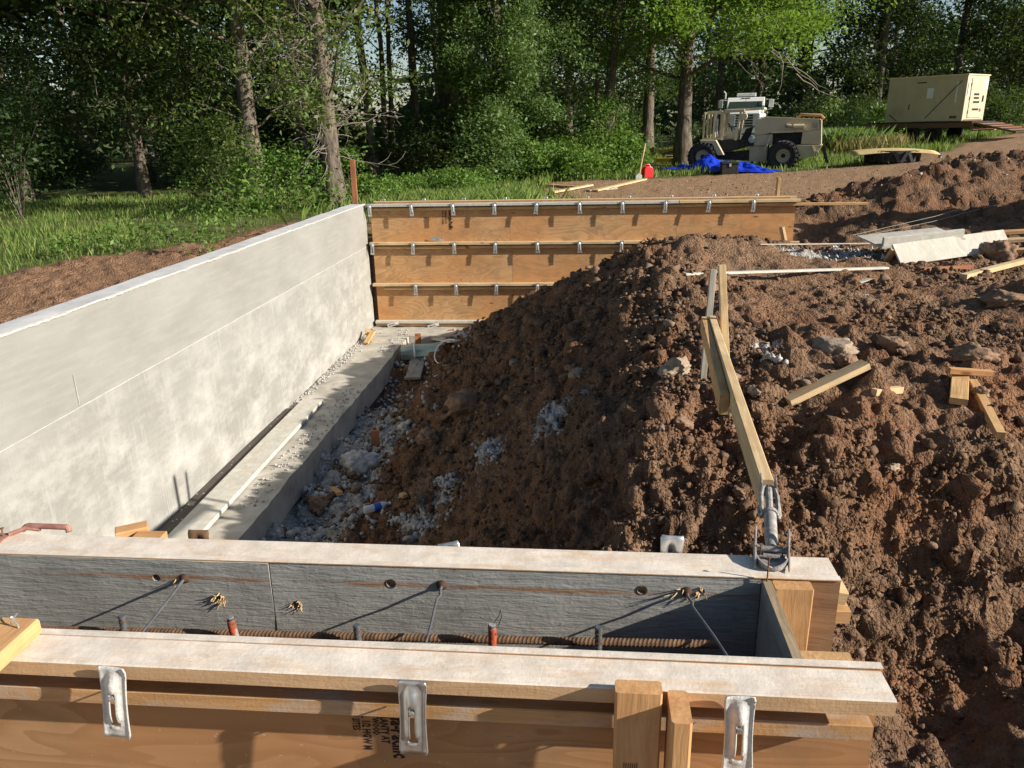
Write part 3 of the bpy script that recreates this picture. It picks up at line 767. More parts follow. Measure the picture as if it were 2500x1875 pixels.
# top: trowelled surface, slightly rough, with ragged mortar crust on the inner arris
nt = 260; ys = np.linspace(W0, WLEN, nt)
V = []; F = []
for i, y in enumerate(ys):
    for k, x in enumerate((-.218, -.16, -.10, -.05, -.006)):
        V.append((x, y, 1.827 + .004 * float(fbm(np.array(y * 2.0), np.array(x * 9.), 0, 5, 3))))
for i in range(nt - 1):
    for k in range(4): F.append((i * 5 + k, i * 5 + k + 1, (i + 1) * 5 + k + 1, (i + 1) * 5 + k))
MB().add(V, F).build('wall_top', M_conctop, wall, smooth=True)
V = []; F = []; nt = 700; ys = np.linspace(W0, WLEN, nt)
ha = fbm(ys * 9, ys * 0, 0, 31, 4); hb = fbm(ys * 5, ys * 0, 2, 33, 4)
for i, y in enumerate(ys):
    dr = .007 + .010 * max(0, ha[i] + .2); up = .002 + .004 * max(0, hb[i] + .2); inn = .012 + .014 * abs(hb[i])
    V += [(-inn, y, 1.829), (-.004, y, 1.832 + up), (.006 + .004 * ha[i], y, 1.829 + up * .5), (.007, y, 1.829 - dr * .6), (.001, y, 1.829 - dr)]
for i in range(nt - 1):
    for k in range(4): F.append((i * 5 + k, i * 5 + k + 1, (i + 1) * 5 + k + 1, (i + 1) * 5 + k))
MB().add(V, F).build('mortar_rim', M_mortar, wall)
# seams left by the form panels
def seam(pts, r=.0035):
    q = []
    for i in range(len(pts) - 1):
        a, c = np.array(pts[i]), np.array(pts[i + 1]); n = max(2, int(np.linalg.norm(c - a) / .05))
        for t in np.linspace(0, 1, n, endpoint=False): q.append(a + (c - a) * t)
    q.append(np.array(pts[-1]))
    q = [(.0035, p[1], p[2] + .002 * float(vnoise(np.array(p[1] * 7), np.array(p[2] * 7), 0, 3))) for p in q]
    rr = [r * (.55 + .8 * abs(float(vnoise(np.array(p[1] * 11.), np.array(p[2] * 11.), 0, 9)))) for p in q]
    MB().tube(q, rr, 5).build('seam_ridge', M_mortar, wall)
seam([(0, W0, 1.22), (0, WLEN, 1.22)])
for y, z0, z1 in ((.55, 1.22, 1.45), (1.3, 0, 1.22), (3.72, .61, 1.22), (6.15, 0, 1.22), (-1.1, 0, 1.22), (3.72, 0, .61)):
    seam([(0, y, z0 + .01), (0, y, z1 - .01)], .0028)

foot = thing('concrete_footing', 'rough concrete footing ledge at the base of the cast wall', 'footing', WL(0, 0, FOOT - .28), WROT)
def rough_slab(name, x0, x1, y0, y1, h, nx, ny, m, parent, loc=(0, 0, 0), rot=None, seed=3):
    xs = np.linspace(x0, x1, nx); ys = np.linspace(y0, y1, ny); XX, YY = np.meshgrid(xs, ys)
    ZZ = h + .006 * fbm(XX * 6, YY * 6, 0, seed, 4)
    XX = XX + np.where((XX >= x1 - 1e-6), .008 * fbm(YY * 5, YY * 0, 0, seed + 1, 3), 0)
    V = [tuple(p) for p in np.stack([XX, YY, ZZ], -1).reshape(-1, 3)]; idx = np.arange(nx * ny).reshape(ny, nx)
    F = [tuple(f) for f in np.stack([idx[:-1, :-1], idx[:-1, 1:], idx[1:, 1:], idx[1:, :-1]], -1).reshape(-1, 4)]
    ring = list(idx[0, :]) + list(idx[1:, -1]) + list(idx[-1, -2::-1]) + list(idx[-2:0:-1, 0])
    b0 = len(V)
    V += [(V[i][0], V[i][1], 0) for i in ring]; n = len(ring)
    F += [(ring[i], b0 + i, b0 + (i + 1) % n, ring[(i + 1) % n]) for i in range(n)]
    return MB().add(V, F).build(name, m, parent, loc, rot)
rough_slab('footing_strip', -.30, .67, W0, WLEN - .62, .278, 16, 200, M_conc, foot)
foot2 = thing('concrete_footing', 'rough concrete footing ledge under the far plywood form', 'footing', (FA[0], FA[1], FOOT - .28), FAN)
rough_slab('footing_strip', -.40, 6.6, -.58, .55, .275, 90, 18, M_conc, foot2, seed=8)

# boards and litter on the footing
def on_wall(v, u, z): return WL(v, u, z)
tag(board_ab('scaffold_plank', atz(378, 1180, FOOT + .03), atz(676, 866, FOOT + .03), .235, .038, M_plankgrey), 'long cement-grey plank lying on the footing by the wall', 'plank')
tag(board_ab('dark_board', atz(352, 1150, FOOT + .012), atz(630, 884, FOOT + .012), .11, .016, M_darkboard), 'thin dark board lying between the grey plank and the wall', 'board')
r = np.random.RandomState(5)
VV, FF, off = [], [], 0
sh = [rock_shape(ICO1, 90 + i, .5, 1.8) for i in range(5)]
for i in range(1000):
    v_ = r.uniform(0.3, WLEN - .2); u_ = abs(r.normal(.03, .06)) if r.rand() < .62 else r.uniform(.42, .64)
    if u_ > .3 and not (1.5 < v_ < 4.6 or v_ > 6): continue
    s = r.uniform(.004, .016); p = WL(v_, u_ + .01, FOOT + s * .3 + .004)
    q = np.array(Euler(r.uniform(0, 6, 3)).to_matrix()); V = sh[i % 5] @ q.T * s + np.array(p)
    VV.append(V); FF.append(ICO1[1] + off); off += len(V)
tag(link('footing_grit', fast_mesh('footing_grit', np.concatenate(VV), np.concatenate(FF)), M_lime), 'pale stone grit lying along the wall base', 'grit', kind='stuff')

VV, FF, off = [], [], 0
sh = [rock_shape(ICO1, 120 + i, .7, 2.1) for i in range(6)]
n = 2600; U_ = .69 + np.abs(r.normal(0, .36, n)); V_ = r.uniform(.2, 6.2, n); ok = r.rand(n) < 1.15 - .13 * V_; U_, V_ = U_[ok], V_[ok]
PX = WA[0] + WD[0] * V_ + WN[0] * U_; PY = WA[1] + WD[1] * V_ + WN[1] * U_; PZ = ground_z(PX, PY)
for i in range(len(PX)):
    s = .006 * (6.0 ** (r.rand() ** 2.2))
    q = np.array(Euler(r.uniform(0, 6, 3)).to_matrix()); V = sh[i % 6] @ q.T * s + np.array([PX[i], PY[i], PZ[i] + s * .4 + .012])
    VV.append(V); FF.append(ICO1[1] + off); off += len(V)
# chips, leaves and small stones trodden into the track
tag(link('pit_gravel', fast_mesh('pit_gravel', np.concatenate(VV), np.concatenate(FF)), M_lime), 'grey gravel and broken stone along the footing edge', 'gravel', kind='stuff')

n = 9000; Y_ = 12.2 + 13 * r.rand(n) ** 1.2; X_ = r.uniform(-.02, .72, n) * Y_; z_ = zones(X_, Y_); ok = (z_[0] < .4) & (w_in(X_, Y_) < .3); X_, Y_ = X_[ok][:3800], Y_[ok][:3800]; Z_ = ground_z(X_, Y_)
VV, FF, off = [], [], 0
for i in range(len(X_)):
    s = .009 * (4.0 ** (r.rand() ** 2)); q = np.array(Euler(r.uniform(0, 6, 3)).to_matrix()); V = (sh[i % 6] * np.array([1, .7, .35])) @ q.T * s + np.array([X_[i], Y_[i], Z_[i] + s * .2])
    VV.append(V); FF.append(ICO1[1] + off); off += len(V)
kk = NT('track_litter', .9, .15); kk.col(kk.ramp(kk.n('NewGeometry').outputs['Random Per Island'], [(0, (.13, .075, .045)), (.6, (.27, .17, .10)), (.9, (.42, .32, .21)), (1., (.52, .45, .34))])); M_litter = kk.m
tag(link('track_litter', fast_mesh('track_litter', np.concatenate(VV), np.concatenate(FF)), M_litter), 'chips and small clods strewn over the dirt track', 'litter', kind='stuff')

# ------------------------------------------------------------------ tie bracket (one mesh, shared)
def bracket_mesh():
    W, H = .062, .178; nx, nz = 13, 19
    V = []; F = []
    xs = [-.031, -.027, -.021, -.015, -.010, -.0055, 0, .0055, .010, .015, .021, .027, .031]
    zs = np.linspace(-H, 0, nz)
    for j, z in enumerate(zs):
        env = max(0.0, min(1.0, (z + H - .012) / .05)) * max(0.0, min(1.0, (-z - .008) / .03))
        for x in xs:
            rib = .016 * env * math.exp(-(x / .0115) ** 2)
            flare = .010 * max(0, (z + .02) / .02) if z > -.02 else 0
            edge = .004 * (abs(x) / .031) ** 4
            xx = x * (1 - .12 * math.sin((z + H) / H * math.pi)) * (1.0 if 0 < j < nz - 1 else .9)
            V.append((xx, -(rib + edge) - flare * .5, z))
    for j in range(nz - 1):
        zc = (zs[j] + zs[j + 1]) / 2
        for i in range(len(xs) - 1):
            xc = (xs[i] + xs[i + 1]) / 2
            if abs(xc) < .006 and -.150 < zc < -.058: continue
            if abs(xc) < .0105 and -.152 < zc < -.136: continue
            F.append((j * 13 + i, j * 13 + i + 1, (j + 1) * 13 + i + 1, (j + 1) * 13 + i))
    me = bpy.data.meshes.new('tie_bracket'); me.from_pydata(V, [], F); me.update()
    me.polygons.foreach_set('use_smooth', [True] * len(me.polygons))
    return me
BR = bracket_mesh(); BR.materials.append(M_galv)
BRD = BR.copy(); BRD.materials[0] = M_galvdirty
BRR = BR.copy(); BRR.materials[0] = M_rust
_h = MB().lathe([(.0001, 0), (.0055, .001), (.0062, .005), (.0045, .009), (.0022, .011), (.0022, .04)], 10, Matrix.Rotation(-math.pi / 2, 4, 'X'))
HEAD = _h.mesh('tie_head'); HEAD.materials.append(M_galv)
def bracket(parent, x, y, z, tilt=0.0, lean=.0, me=None, flip=False, head=True):
    o = bpy.data.objects.new('tie_bracket', me or BR); COL.objects.link(o); o.parent = parent
    o.location = (x, y, z); o.rotation_euler = (lean, tilt, math.pi if flip else 0)
    md = o.modifiers.new('thickness', 'SOLIDIFY'); md.thickness = .003; md.offset = 1
    if head:
        h = bpy.data.objects.new('tie_head', HEAD); COL.objects.link(h); h.parent = o
        h.location = (0, -.017, -.072)
    return o

# ------------------------------------------------------------------ far formwork
far = thing('plywood_formwork', 'orange plywood wall form with rows of shiny clamps across the far end of the pit', 'formwork', (FA[0], FA[1], FOOT), FAN)
def ply(parent, name, x0, x1, z0, z1, y, t=.018, m=M_ply, off=0):
    # thin sheet standing in the XZ plane, face at y
    b = MB().box(((x0 - x1) / 2, 0, (z0 - z1) / 2), ((x1 - x0) / 2, t, (z1 - z0) / 2))
    return b.build(name, m, parent, ((x0 + x1) / 2, y, (z0 + z1) / 2 + off))
ZB = 1.83
for r_, joints in enumerate(((0.03, 2.08, 4.47, 6.10), (0.03, 2.10, 4.45, 6.10), (0.03, 2.11, 4.45, 6.10))):
    z1 = -.61 * r_; z0 = z1 - .61
    for i in range(3):
        ply(far, 'plywood_sheet', joints[i] + .0015, joints[i + 1] - .0015, z0 + .002, z1 - .001, rnd.uniform(0, .003), off=ZB)
# rows of doubled walers; each row is an upper board and a deeper-set lower board
def waler(parent, x0, x1, ztop, yface, depth, m, zoff, t=.038):
    return board('waler', x1 - x0, depth, t, m, parent, ((x0 + x1) / 2, yface + depth / 2, ztop - t / 2 + zoff))
for r_, (zt, spans_u, spans_l) in enumerate(((0.0, ((0.0, 4.47), (4.48, 6.14)), ((0.0, 4.0), (4.01, 7.05))), (-.555, ((0.0, 4.5),), ((0.05, 1.42), (1.48, 3.83), (4.05, 4.5))),
                                              (-1.165, ((0.0, 4.5),), ((.16, 4.5),)), (-1.735, ((0.0, 1.62), (1.63, 4.4)), ((0.0, 4.4),)))):
    for a_, c_ in spans_u:
        waler(far, a_, c_, zt, -.090, .089, M_plankgrey if (r_ == 0 and a_ < 4) or (r_ == 3 and a_ < 1) else M_wood2, ZB)
    for a_, c_ in spans_l:
        waler(far, a_, c_, zt - (.058 if r_ < 3 else .052), -.060, .058, M_wood, ZB, .036)
    n = {0: 10, 1: 8, 2: 8, 3: 4}[r_]
    for k_ in range(n):
        x = .05 + .606 * k_ if r_ < 3 else .35 + .62 * k_
        if r_ == 2 and k_ == 0: continue
        if r_ < 3:
            bracket(far, x, -.094, zt + ZB + .006, rnd.uniform(-.06, .16), -.03, head=True)
        elif k_ < 3:
            bracket(far, x, -.096, zt + ZB - .02 - .02 * k_, 1.25, -.03, BRD)
    for k_ in range(n):
        if r_ == 0: bracket(far, .12 + .615 * k_, .46, zt + ZB + .03, rnd.uniform(-.1, .1), .03, flip=True, head=False)
bracket(far, .92, -.02, ZB - .50, -1.35, -.1, BR, head=False)
# rear half of the double form
ply(far, 'rear_plywood_sheet', 0.03, 3.2, -1.82, -.004, .318, off=ZB); ply(far, 'rear_plywood_sheet', 3.203, 6.10, -1.82, -.004, .319, off=ZB)
waler(far, 0.0, 6.2, 0.0, .340, .089, M_wood2, ZB); waler(far, 0.0, 6.2, -.06, .340, .07, M_wood, ZB)
waler(far, .05, 5.9, .002, .2, .085, M_oldwood, ZB, .03) if False else None
for x, h_ in ((5.95, .26),):
    board('stud', 2.0 + h_, .089, .038, M_wood, far, (x, .47, ZB - 1.0 + h_ / 2), (0, math.pi / 2, 0))
board('kicker_block', .26, .089, .038, M_wood2, far, (5.93, -.14, ZB - .49), (0, 1.25, .3))
board('kicker_block', .35, .05, .03, M_wood2, far, (6.0, -.06, ZB - .6), (0, 0, 0))
# lumber stamp on the left sheet
def text(parent, s, size, loc, rot, m=None, name='stamp_print', sx=1.0, bold=0.0):
    c = bpy.data.curves.new(name, 'FONT'); c.body = s; c.size = size; c.offset = bold; c.resolution_u = 1
    t = bpy.data.objects.new('tmp', c); COL.objects.link(t)
    bpy.context.view_layer.update()
    me = bpy.data.meshes.new_from_object(t); bpy.data.objects.remove(t); me.name = name
    for v in me.vertices: v.co.x *= sx
    o = bpy.data.objects.new(name, me); COL.objects.link(o); o.parent = parent; o.location = loc; o.rotation_euler = rot
    me.materials.clear(); me.materials.append(m or M_ink); return o
TR = (math.pi / 2, math.pi / 2, 0)
for s, sz, x, z, bo in (('Georgia-Pacific', .075, 1.185, -.10, .003), ('WARRANTY AT', .042, 1.125, -.11, .001), ('PLYWOOD 1/2 PANEL', .034, 1.085, -.10, .001)):
    text(far, s, sz, (x, -.0022, ZB + z), TR, sx=.62, bold=bo)

# brown post rising beyond the corner, and stakes
p = G(768, 448); p = Vector(aty(766, 440, 11.75))
tag(board_ab('survey_stake', (p.x, p.y, -1.0), (aty(761, 346, 11.75)[0], 11.75, aty(761, 346, 11.75)[2]), .075, .038, M_brownstake, (0, 1, 0)), 'upright brown stake standing at the far corner of the wall', 'stake')
# ------------------------------------------------------------------ near formwork: front panel, back panel, end bulkhead
ZN = 1.95
M_darkrust = simple('dark_rust', (.035, .024, .018), (.11, .06, .035), 50, .8, .4, .002)
def near_thing(name, label, cat, y0):
    return thing(name, label, cat, NF(0, y0, -ZN), AN)
XL = -2.35
front = near_thing('front_form_panel', 'front plywood form panel with cement-smeared top board and three metal clamps', 'formwork', 1.356)
def fb(L0, L1, z, y0, y1, t, m, name='waler'):
    return board(name, L1 - L0, y1 - y0, t, m, front, ((L0 + L1) / 2, (y0 + y1) / 2 - 1.356, z - t / 2 + ZN))
o = fb(XL, .600, 0.0, 1.249, 1.3375, .038, M_waler); o['label'] = 'cement-whitened top board'
fb(XL, .577, -.092, 1.280, 1.3375, .038, M_walerfront)
ply(front, 'plywood_sheet', XL, .604, -1.22, -.001, -.018, m=M_plynear, off=ZN)
ply(front, 'plywood_sheet', XL, .604, -1.95, -1.223, -.018, m=M_ply, off=ZN)
board('plywood_edge_strip', .604 - XL, .0182, .004, wood('cement_ply_edge', (.50, .46, .39), (.30, .27, .22), smear=CEM, smear_amt=.7, knots=False), front, ((XL + .604) / 2, -.0091, ZN + .0012), ch=.0006)
for x, til, me in ((-.965, -.09, BRD), (-.334, -.03, BR), (.305, .03, BRD)):
    bracket(front, x, 1.243 - 1.356, ZN + .006, -til, -.05, me)
board('stud', 1.97, .089, .038, M_fir, front, (.1115, 1.2295 - 1.356, ZN + .022 - .985), ch=.004).rotation_euler = Matrix(((0, 1, 0), (0, 0, 1), (1, 0, 0))).to_euler()
board('stud', 1.95, .089, .038, M_fir, front, (.186, 1.204 - 1.356, ZN + .004 - .975), ch=.005).rotation_euler = Matrix(((0, 0, 1), (0, -1, 0), (1, 0, 0))).to_euler()
for s, sz, x, z, bo in (('orgia-Pacific', .052, -.415, -.135, .0016), ('WARRANTY AT', .026, -.439, -.137, .0007), ('GP PLYWOOD', .022, -.457, -.140, .0006), ('PANEL 1/2 HGW M', .026, -.480, -.137, .0007), ('REZ IU SITES', .024, -.502, -.137, .0005)):
    text(front, s, sz, (x, -.0192, ZN + z), TR, sx=.62, bold=bo)
text(front, '|||||||', .016, (.085, 1.2295 - 1.356 - .0195, ZN - .155), (math.pi / 2, 0, 0), name='grade_stamp')

back = near_thing('back_form_panel', 'back plywood form panel with grey cement-coated inner face and pale top board', 'formwork', 1.673)
o = board('waler', .619 - XL, .089, .038, M_waler, back, ((XL + .619) / 2, .0445 + .001, ZN - .019)); o['label'] = 'cement-whitened top board'
board('waler', .66 - XL, .080, .038, M_wood, back, ((XL + .66) / 2, .042, ZN - .115))
board('waler', .66 - XL, .080, .038, M_wood, back, ((XL + .66) / 2, .042, ZN - .72))
def holed_ply(name, x0, x1, z0, z1, y, t, holes, m):
    c = bpy.data.curves.new(name, 'CURVE'); c.dimensions = '2D'; c.fill_mode = 'BOTH'; c.extrude = t / 2
    cx, cz_ = (x0 + x1) / 2, 0.0
    def poly(pts):
        sp = c.splines.new('POLY'); sp.points.add(len(pts) - 1); sp.use_cyclic_u = True
        for i, (a, b_) in enumerate(pts): sp.points[i].co = (a, b_, 0, 1)
    poly([(x0, z0), (x1, z0), (x1, z1), (x0, z1)])
    rr = random.Random(3)
    for hx, hz, hr in holes:
        poly([(hx + hr * (1 + rr.uniform(-.16, .16)) * math.cos(k * math.pi / 7), hz + hr * (1 + rr.uniform(-.16, .16)) * math.sin(k * math.pi / 7)) for k in range(14)])
    t_ = bpy.data.objects.new('tmp', c); COL.objects.link(t_); bpy.context.view_layer.update()
    me = bpy.data.meshes.new_from_object(t_); bpy.data.objects.remove(t_)
    for v in me.vertices:
        a, b_, d = v.co; v.co = (a, -d, b_)
    me.materials.clear()
    return link(name, me, m, back, (0, y, ZN))
HL = [(-1.108, -.055, .011), (-.944, -.111, .014), (-1.032, -.054, .010)]
HR_ = [(-.738, -.123, .013), (-.482, -.049, .012), (.149, -.043, .012), (-.351, -.047, .011), (.258, -.042, .010), (.292, -.041, .009)]
holed_ply('plywood_sheet', XL, -.800, -1.22, -.0012, -.009 - .002, .018, HL, M_greyply)
holed_ply('plywood_sheet', -.797, .432, -1.22, -.0012, -.009 + .001, .016, HR_, M_greyply).rotation_euler = (-.03, 0, 0)
M_bareply = wood('bare_ply_end', (.33, .19, .10), (.20, .11, .06))
o = ply(back, 'plywood_sheet', .432, .619, -1.22, -.0012, -.014, t=.014, m=M_bareply, off=ZN); o['label'] = 'bare brown end of the sheet outside the bulkhead'
board('plywood_edge_strip', .619 - XL, .0185, .004, M_waler, back, ((XL + .619) / 2, -.0095, ZN + .0014), ch=.0006)
dark_backing = MB().box((XL, .0012, -1.2), (.43, .004, -.16)).build('backing_strip', M_dark, back, (0, 0, ZN))
# splintered drill holes
rs = random.Random(9)
def splinters(hx, hz, hr, n, ln):
    b = MB()
    for k in range(n):
        a = rs.uniform(0, 6.28); rr = hr * rs.uniform(.75, 1.25); p0 = (hx + rr * math.cos(a), -.019, hz + rr * math.sin(a))
        l = ln * rs.uniform(.5, 1.3); d = (rs.uniform(-.7, .5) + .4 * math.cos(a), -rs.uniform(.5, 1.3), rs.uniform(-.7, .4) + .4 * math.sin(a))
        nn = math.sqrt(sum(q * q for q in d)); p1 = tuple(p0[i] + d[i] / nn * l for i in range(3))
        b.tube([(p0[0], p0[1] + .004, p0[2]), tuple((p0[i] + p1[i]) / 2 + rs.uniform(-.002, .002) for i in range(3)), p1], [.0022, .0016, .0005], 4)
    b.build('splinters', M_splinter, back, (0, 0, ZN))
splinters(-.944, -.111, .012, 22, .016); splinters(-.738, -.123, .012, 16, .011); splinters(.245, -.046, .012, 8, .03); splinters(.292, -.041, .010, 9, .014); splinters(-1.05, -.052, .008, 4, .03)
for hx, hz in ((-1.108, -.055), (-.482, -.049), (.149, -.043)):
    MB().lathe([(.012, -.001), (.0135, .0002), (.0140, .0010), (.0125, .0016), (.0115, .0005)], 14, Matrix.Translation((hx, -.0175, hz)) @ Matrix.Rotation(math.pi / 2, 4, 'X'), closed=True).build('hole_rim', M_darkrust, back, (0, 0, ZN))
for x, z, me, ti in ((-1.042, .022, BRR, .02), (-.354, .006, BR, .25), (.232, .046, BR, -.05)):
    bracket(back, x, .092, ZN + z, ti, .04 if x > 0 else .02, me, flip=True)
board('lower_waler_end', .10, .075, .036, M_wood2, back, (.60, .05, ZN - .06), (0, .2, 0))

bulk = near_thing('end_bulkhead', 'grey plywood bulkhead with timber cleats closing the open end of the form', 'formwork', 1.5)
MB().box((.433, -.140, -1.2), (.4545, .150, -.002), ch=.0012).build('plywood_sheet', M_greyply, bulk, (0, 0, ZN))
board('plywood_edge_strip', .29, .021, .003, M_plyedge, bulk, (.4438, .005, ZN - .0008), (0, 0, math.pi / 2), ch=.0005)
board('cleat', 1.3, .089, .0375, M_fir, bulk, (.5015, .1345, ZN - .651), ch=.003).rotation_euler = Matrix(((0, 1, 0), (0, 0, 1), (1, 0, 0))).to_euler()
board('cleat', 1.25, .100, .038, M_wood, bulk, (.5075, -.121, ZN - .631), ch=.003).rotation_euler = Matrix(((0, 1, 0), (0, 0, 1), (1, 0, 0))).to_euler()
MB().tube([(.4435, .145, -.03), (.4435, .147, .062), (.4432, .1475, .064)], [.0019, .0019, .0019], 6).tube([(.4435, .147, .064), (.4435, .147, .066)], [.005, .005], 8).build('nail', M_rust, bulk, (0, 0, ZN), smooth=True)

# wall ties spanning the form
for x, xf, z, lb in ((-1.032, -1.015, -.054, 'straight steel tie wire at the left of the form'), (-.351, -.345, -.047, 'kinked steel tie wire in the middle of the form'), (.258, .33, -.042, 'steel tie wire next to the bulkhead, wrapped in splinters')):
    t = thing('wall_tie', lb, 'tie', NF(x, 1.655, z), AN, 'wall ties across the near form')
    dx = xf - x; b = MB()
    k = .006 if 'straight' not in lb else 0
    b.tube([(0, .03, 0), (0, -.02, -.002), (dx * .08 + k * .4, -.04, -.002 - k * .5), (dx * .14 - k * .6, -.055, -.003 - k * .3), (dx * .55, -.17, -.002), (dx, -.302, 0)], [.0042, .0042, .0036, .0032, .0031, .0031], 8)
    b.build('wire', M_wire, t, smooth=True)
    MB().lathe([(.004, 0), (.013, .001), (.0145, .004), (.012, .007), (.006, .010), (.004, .011)], 16, Matrix.Rotation(math.pi / 2, 4, 'X')).build('cone', M_darkrust, t, (0, .002, 0), smooth=True)

# reinforcing bars
def rebar(a, b, r, pitch=.0095, ribs=True):
    a = Vector(a); b = Vector(b); L = (b - a).length; m = MB(); n = 12
    V = []; F = []; xs = []
    if ribs:
        k = int(L / pitch)
        for i in range(k):
            x0 = i * pitch
            xs += [(x0, 0), (x0 + pitch * .3, 0), (x0 + pitch * .45, 1), (x0 + pitch * .68, 1), (x0 + pitch * .82, 0)]
    xs.append((L, 0))
    if not ribs: xs = [(0, 0), (L, 0)]
    for x, q in xs:
        for j in range(n):
            an = 2 * math.pi * j / n
            sh = pitch * .45 * math.cos(an) if ribs else 0
            rib_r = r * (1 + .11 * q) if abs(math.sin(an)) > .2 else r * 1.1
            V.append((min(max(x + sh, 0), L), rib_r * math.cos(an), rib_r * math.sin(an)))
    for i in range(len(xs) - 1):
        for j in range(n): F.append((i * n + j, i * n + (j + 1) % n, (i + 1) * n + (j + 1) % n, (i + 1) * n + j))
    F.append(tuple(reversed(range(n)))); F.append(tuple((len(xs) - 1) * n + j for j in range(n)))
    return m.add(V, F)
A_, B_ = Vector(NF(-2.3, 1.500, -.135)), Vector(NF(.315, 1.500, -.076))
o = rebar(A_, B_, .0092).build('rebar', M_rust, smooth=True); M4 = frame(A_, B_); o.location = A_; o.rotation_euler = M4.to_euler()
tag(o, 'rusty ribbed bar running lengthwise inside the form', 'rebar')
for x, z, lb, pt in ((-1.096, -.040, 'grey upright bar end nearest the left clamp', None), (-.811, -.032, 'upright bar end painted orange, left one of two', 1), (-.517, -.040, 'dark upright bar end between the two orange ones', None),
                     (-.203, -.024, 'upright bar end with orange paint and a twist of wire', 1), (.039, -.020, 'dark upright bar end nearest the bulkhead', None)):
    t = thing('rebar', lb, 'rebar', NF(x, 1.470, -1.9), AN)
    tl = rs.uniform(-.03, .03)
    L_ = 1.9 + z
    bb = MB(); bb.tube([(0, 0, 0), (0, 0, L_ - .08), (tl * .4, 0, L_)], [.0078] * 3, 10); bb.build('bar', M_wire if pt is None else M_greysteel, t, smooth=True)
    for q in range(6):
        MB().tube([(tl * .3, 0, L_ - .012 * q - .006), (tl * .3, 0, L_ - .012 * q - .002)], [.0092, .0092], 10).build('rib', M_rust if q % 2 else M_wire, t, smooth=True)
    if pt: MB().tube([(tl * .25, 0, L_ - .055), (tl * .38, 0, L_ - .010)], [.0096, .0096], 12).build('paint_band', M_orangepaint, t, smooth=True)
    if 'twist' in lb: MB().tube([(.006, 0, L_ - .05), (.010, -.006, L_ - .02), (.006, .008, L_), (.018, .006, L_ + .02), (.022, 0, L_ + .04), (.024, .002, L_ + .02), (.016, .002, L_ - .004)], .0009, 5).build('tie_wire', M_black, t, smooth=True)

# timber lying over the left end of the front board, with bent nails
o = board('loose_timber', .62, .089, .038, M_fir, ch=.004); o['label'] = 'orange timber offcut with bent nails lying over the left of the front form'; o['category'] = 'timber'
A_ = Vector(NF(-1.2345, 1.339, .0205)); B_ = Vector(NF(-1.2345, .72, .0205))
M4 = frame(A_, B_); o.location = M4.to_translation(); o.rotation_euler = M4.to_euler()
o = MB().tube([(0, 0, 0), (.004, .002, .012), (.016, .008, .026)], .0019, 6).tube([(.024, -.01, 0), (.022, -.008, .010), (.010, -.004, .022)], .0019, 6).tube([(.0095, -.0035, .022), (.008, -.003, .024)], .0045, 8).build('bent_nails', M_galv, loc=NF(-1.236, 1.312, .0395), smooth=True)
tag(o, 'two bent shiny nails sticking out of the orange offcut', 'nails')

# two orange blocks behind the left of the back form
for xa, xb, yy, hgt, lb, rz in ((-1.315, -1.23, 1.83, -.006, 'orange timber block standing end-up behind the back form', .55), (-1.245, -1.165, 1.80, -.012, 'lower orange timber block next to the tilted one', 0.05)):
    t = MB().cbox((0, 0, -.14), (.085, .045, .28), ch=.003).build('timber_block', M_fir, loc=NF((xa + xb) / 2, yy, hgt - .002), rot=(0, 0, AN + rz)); tag(t, lb, 'block')

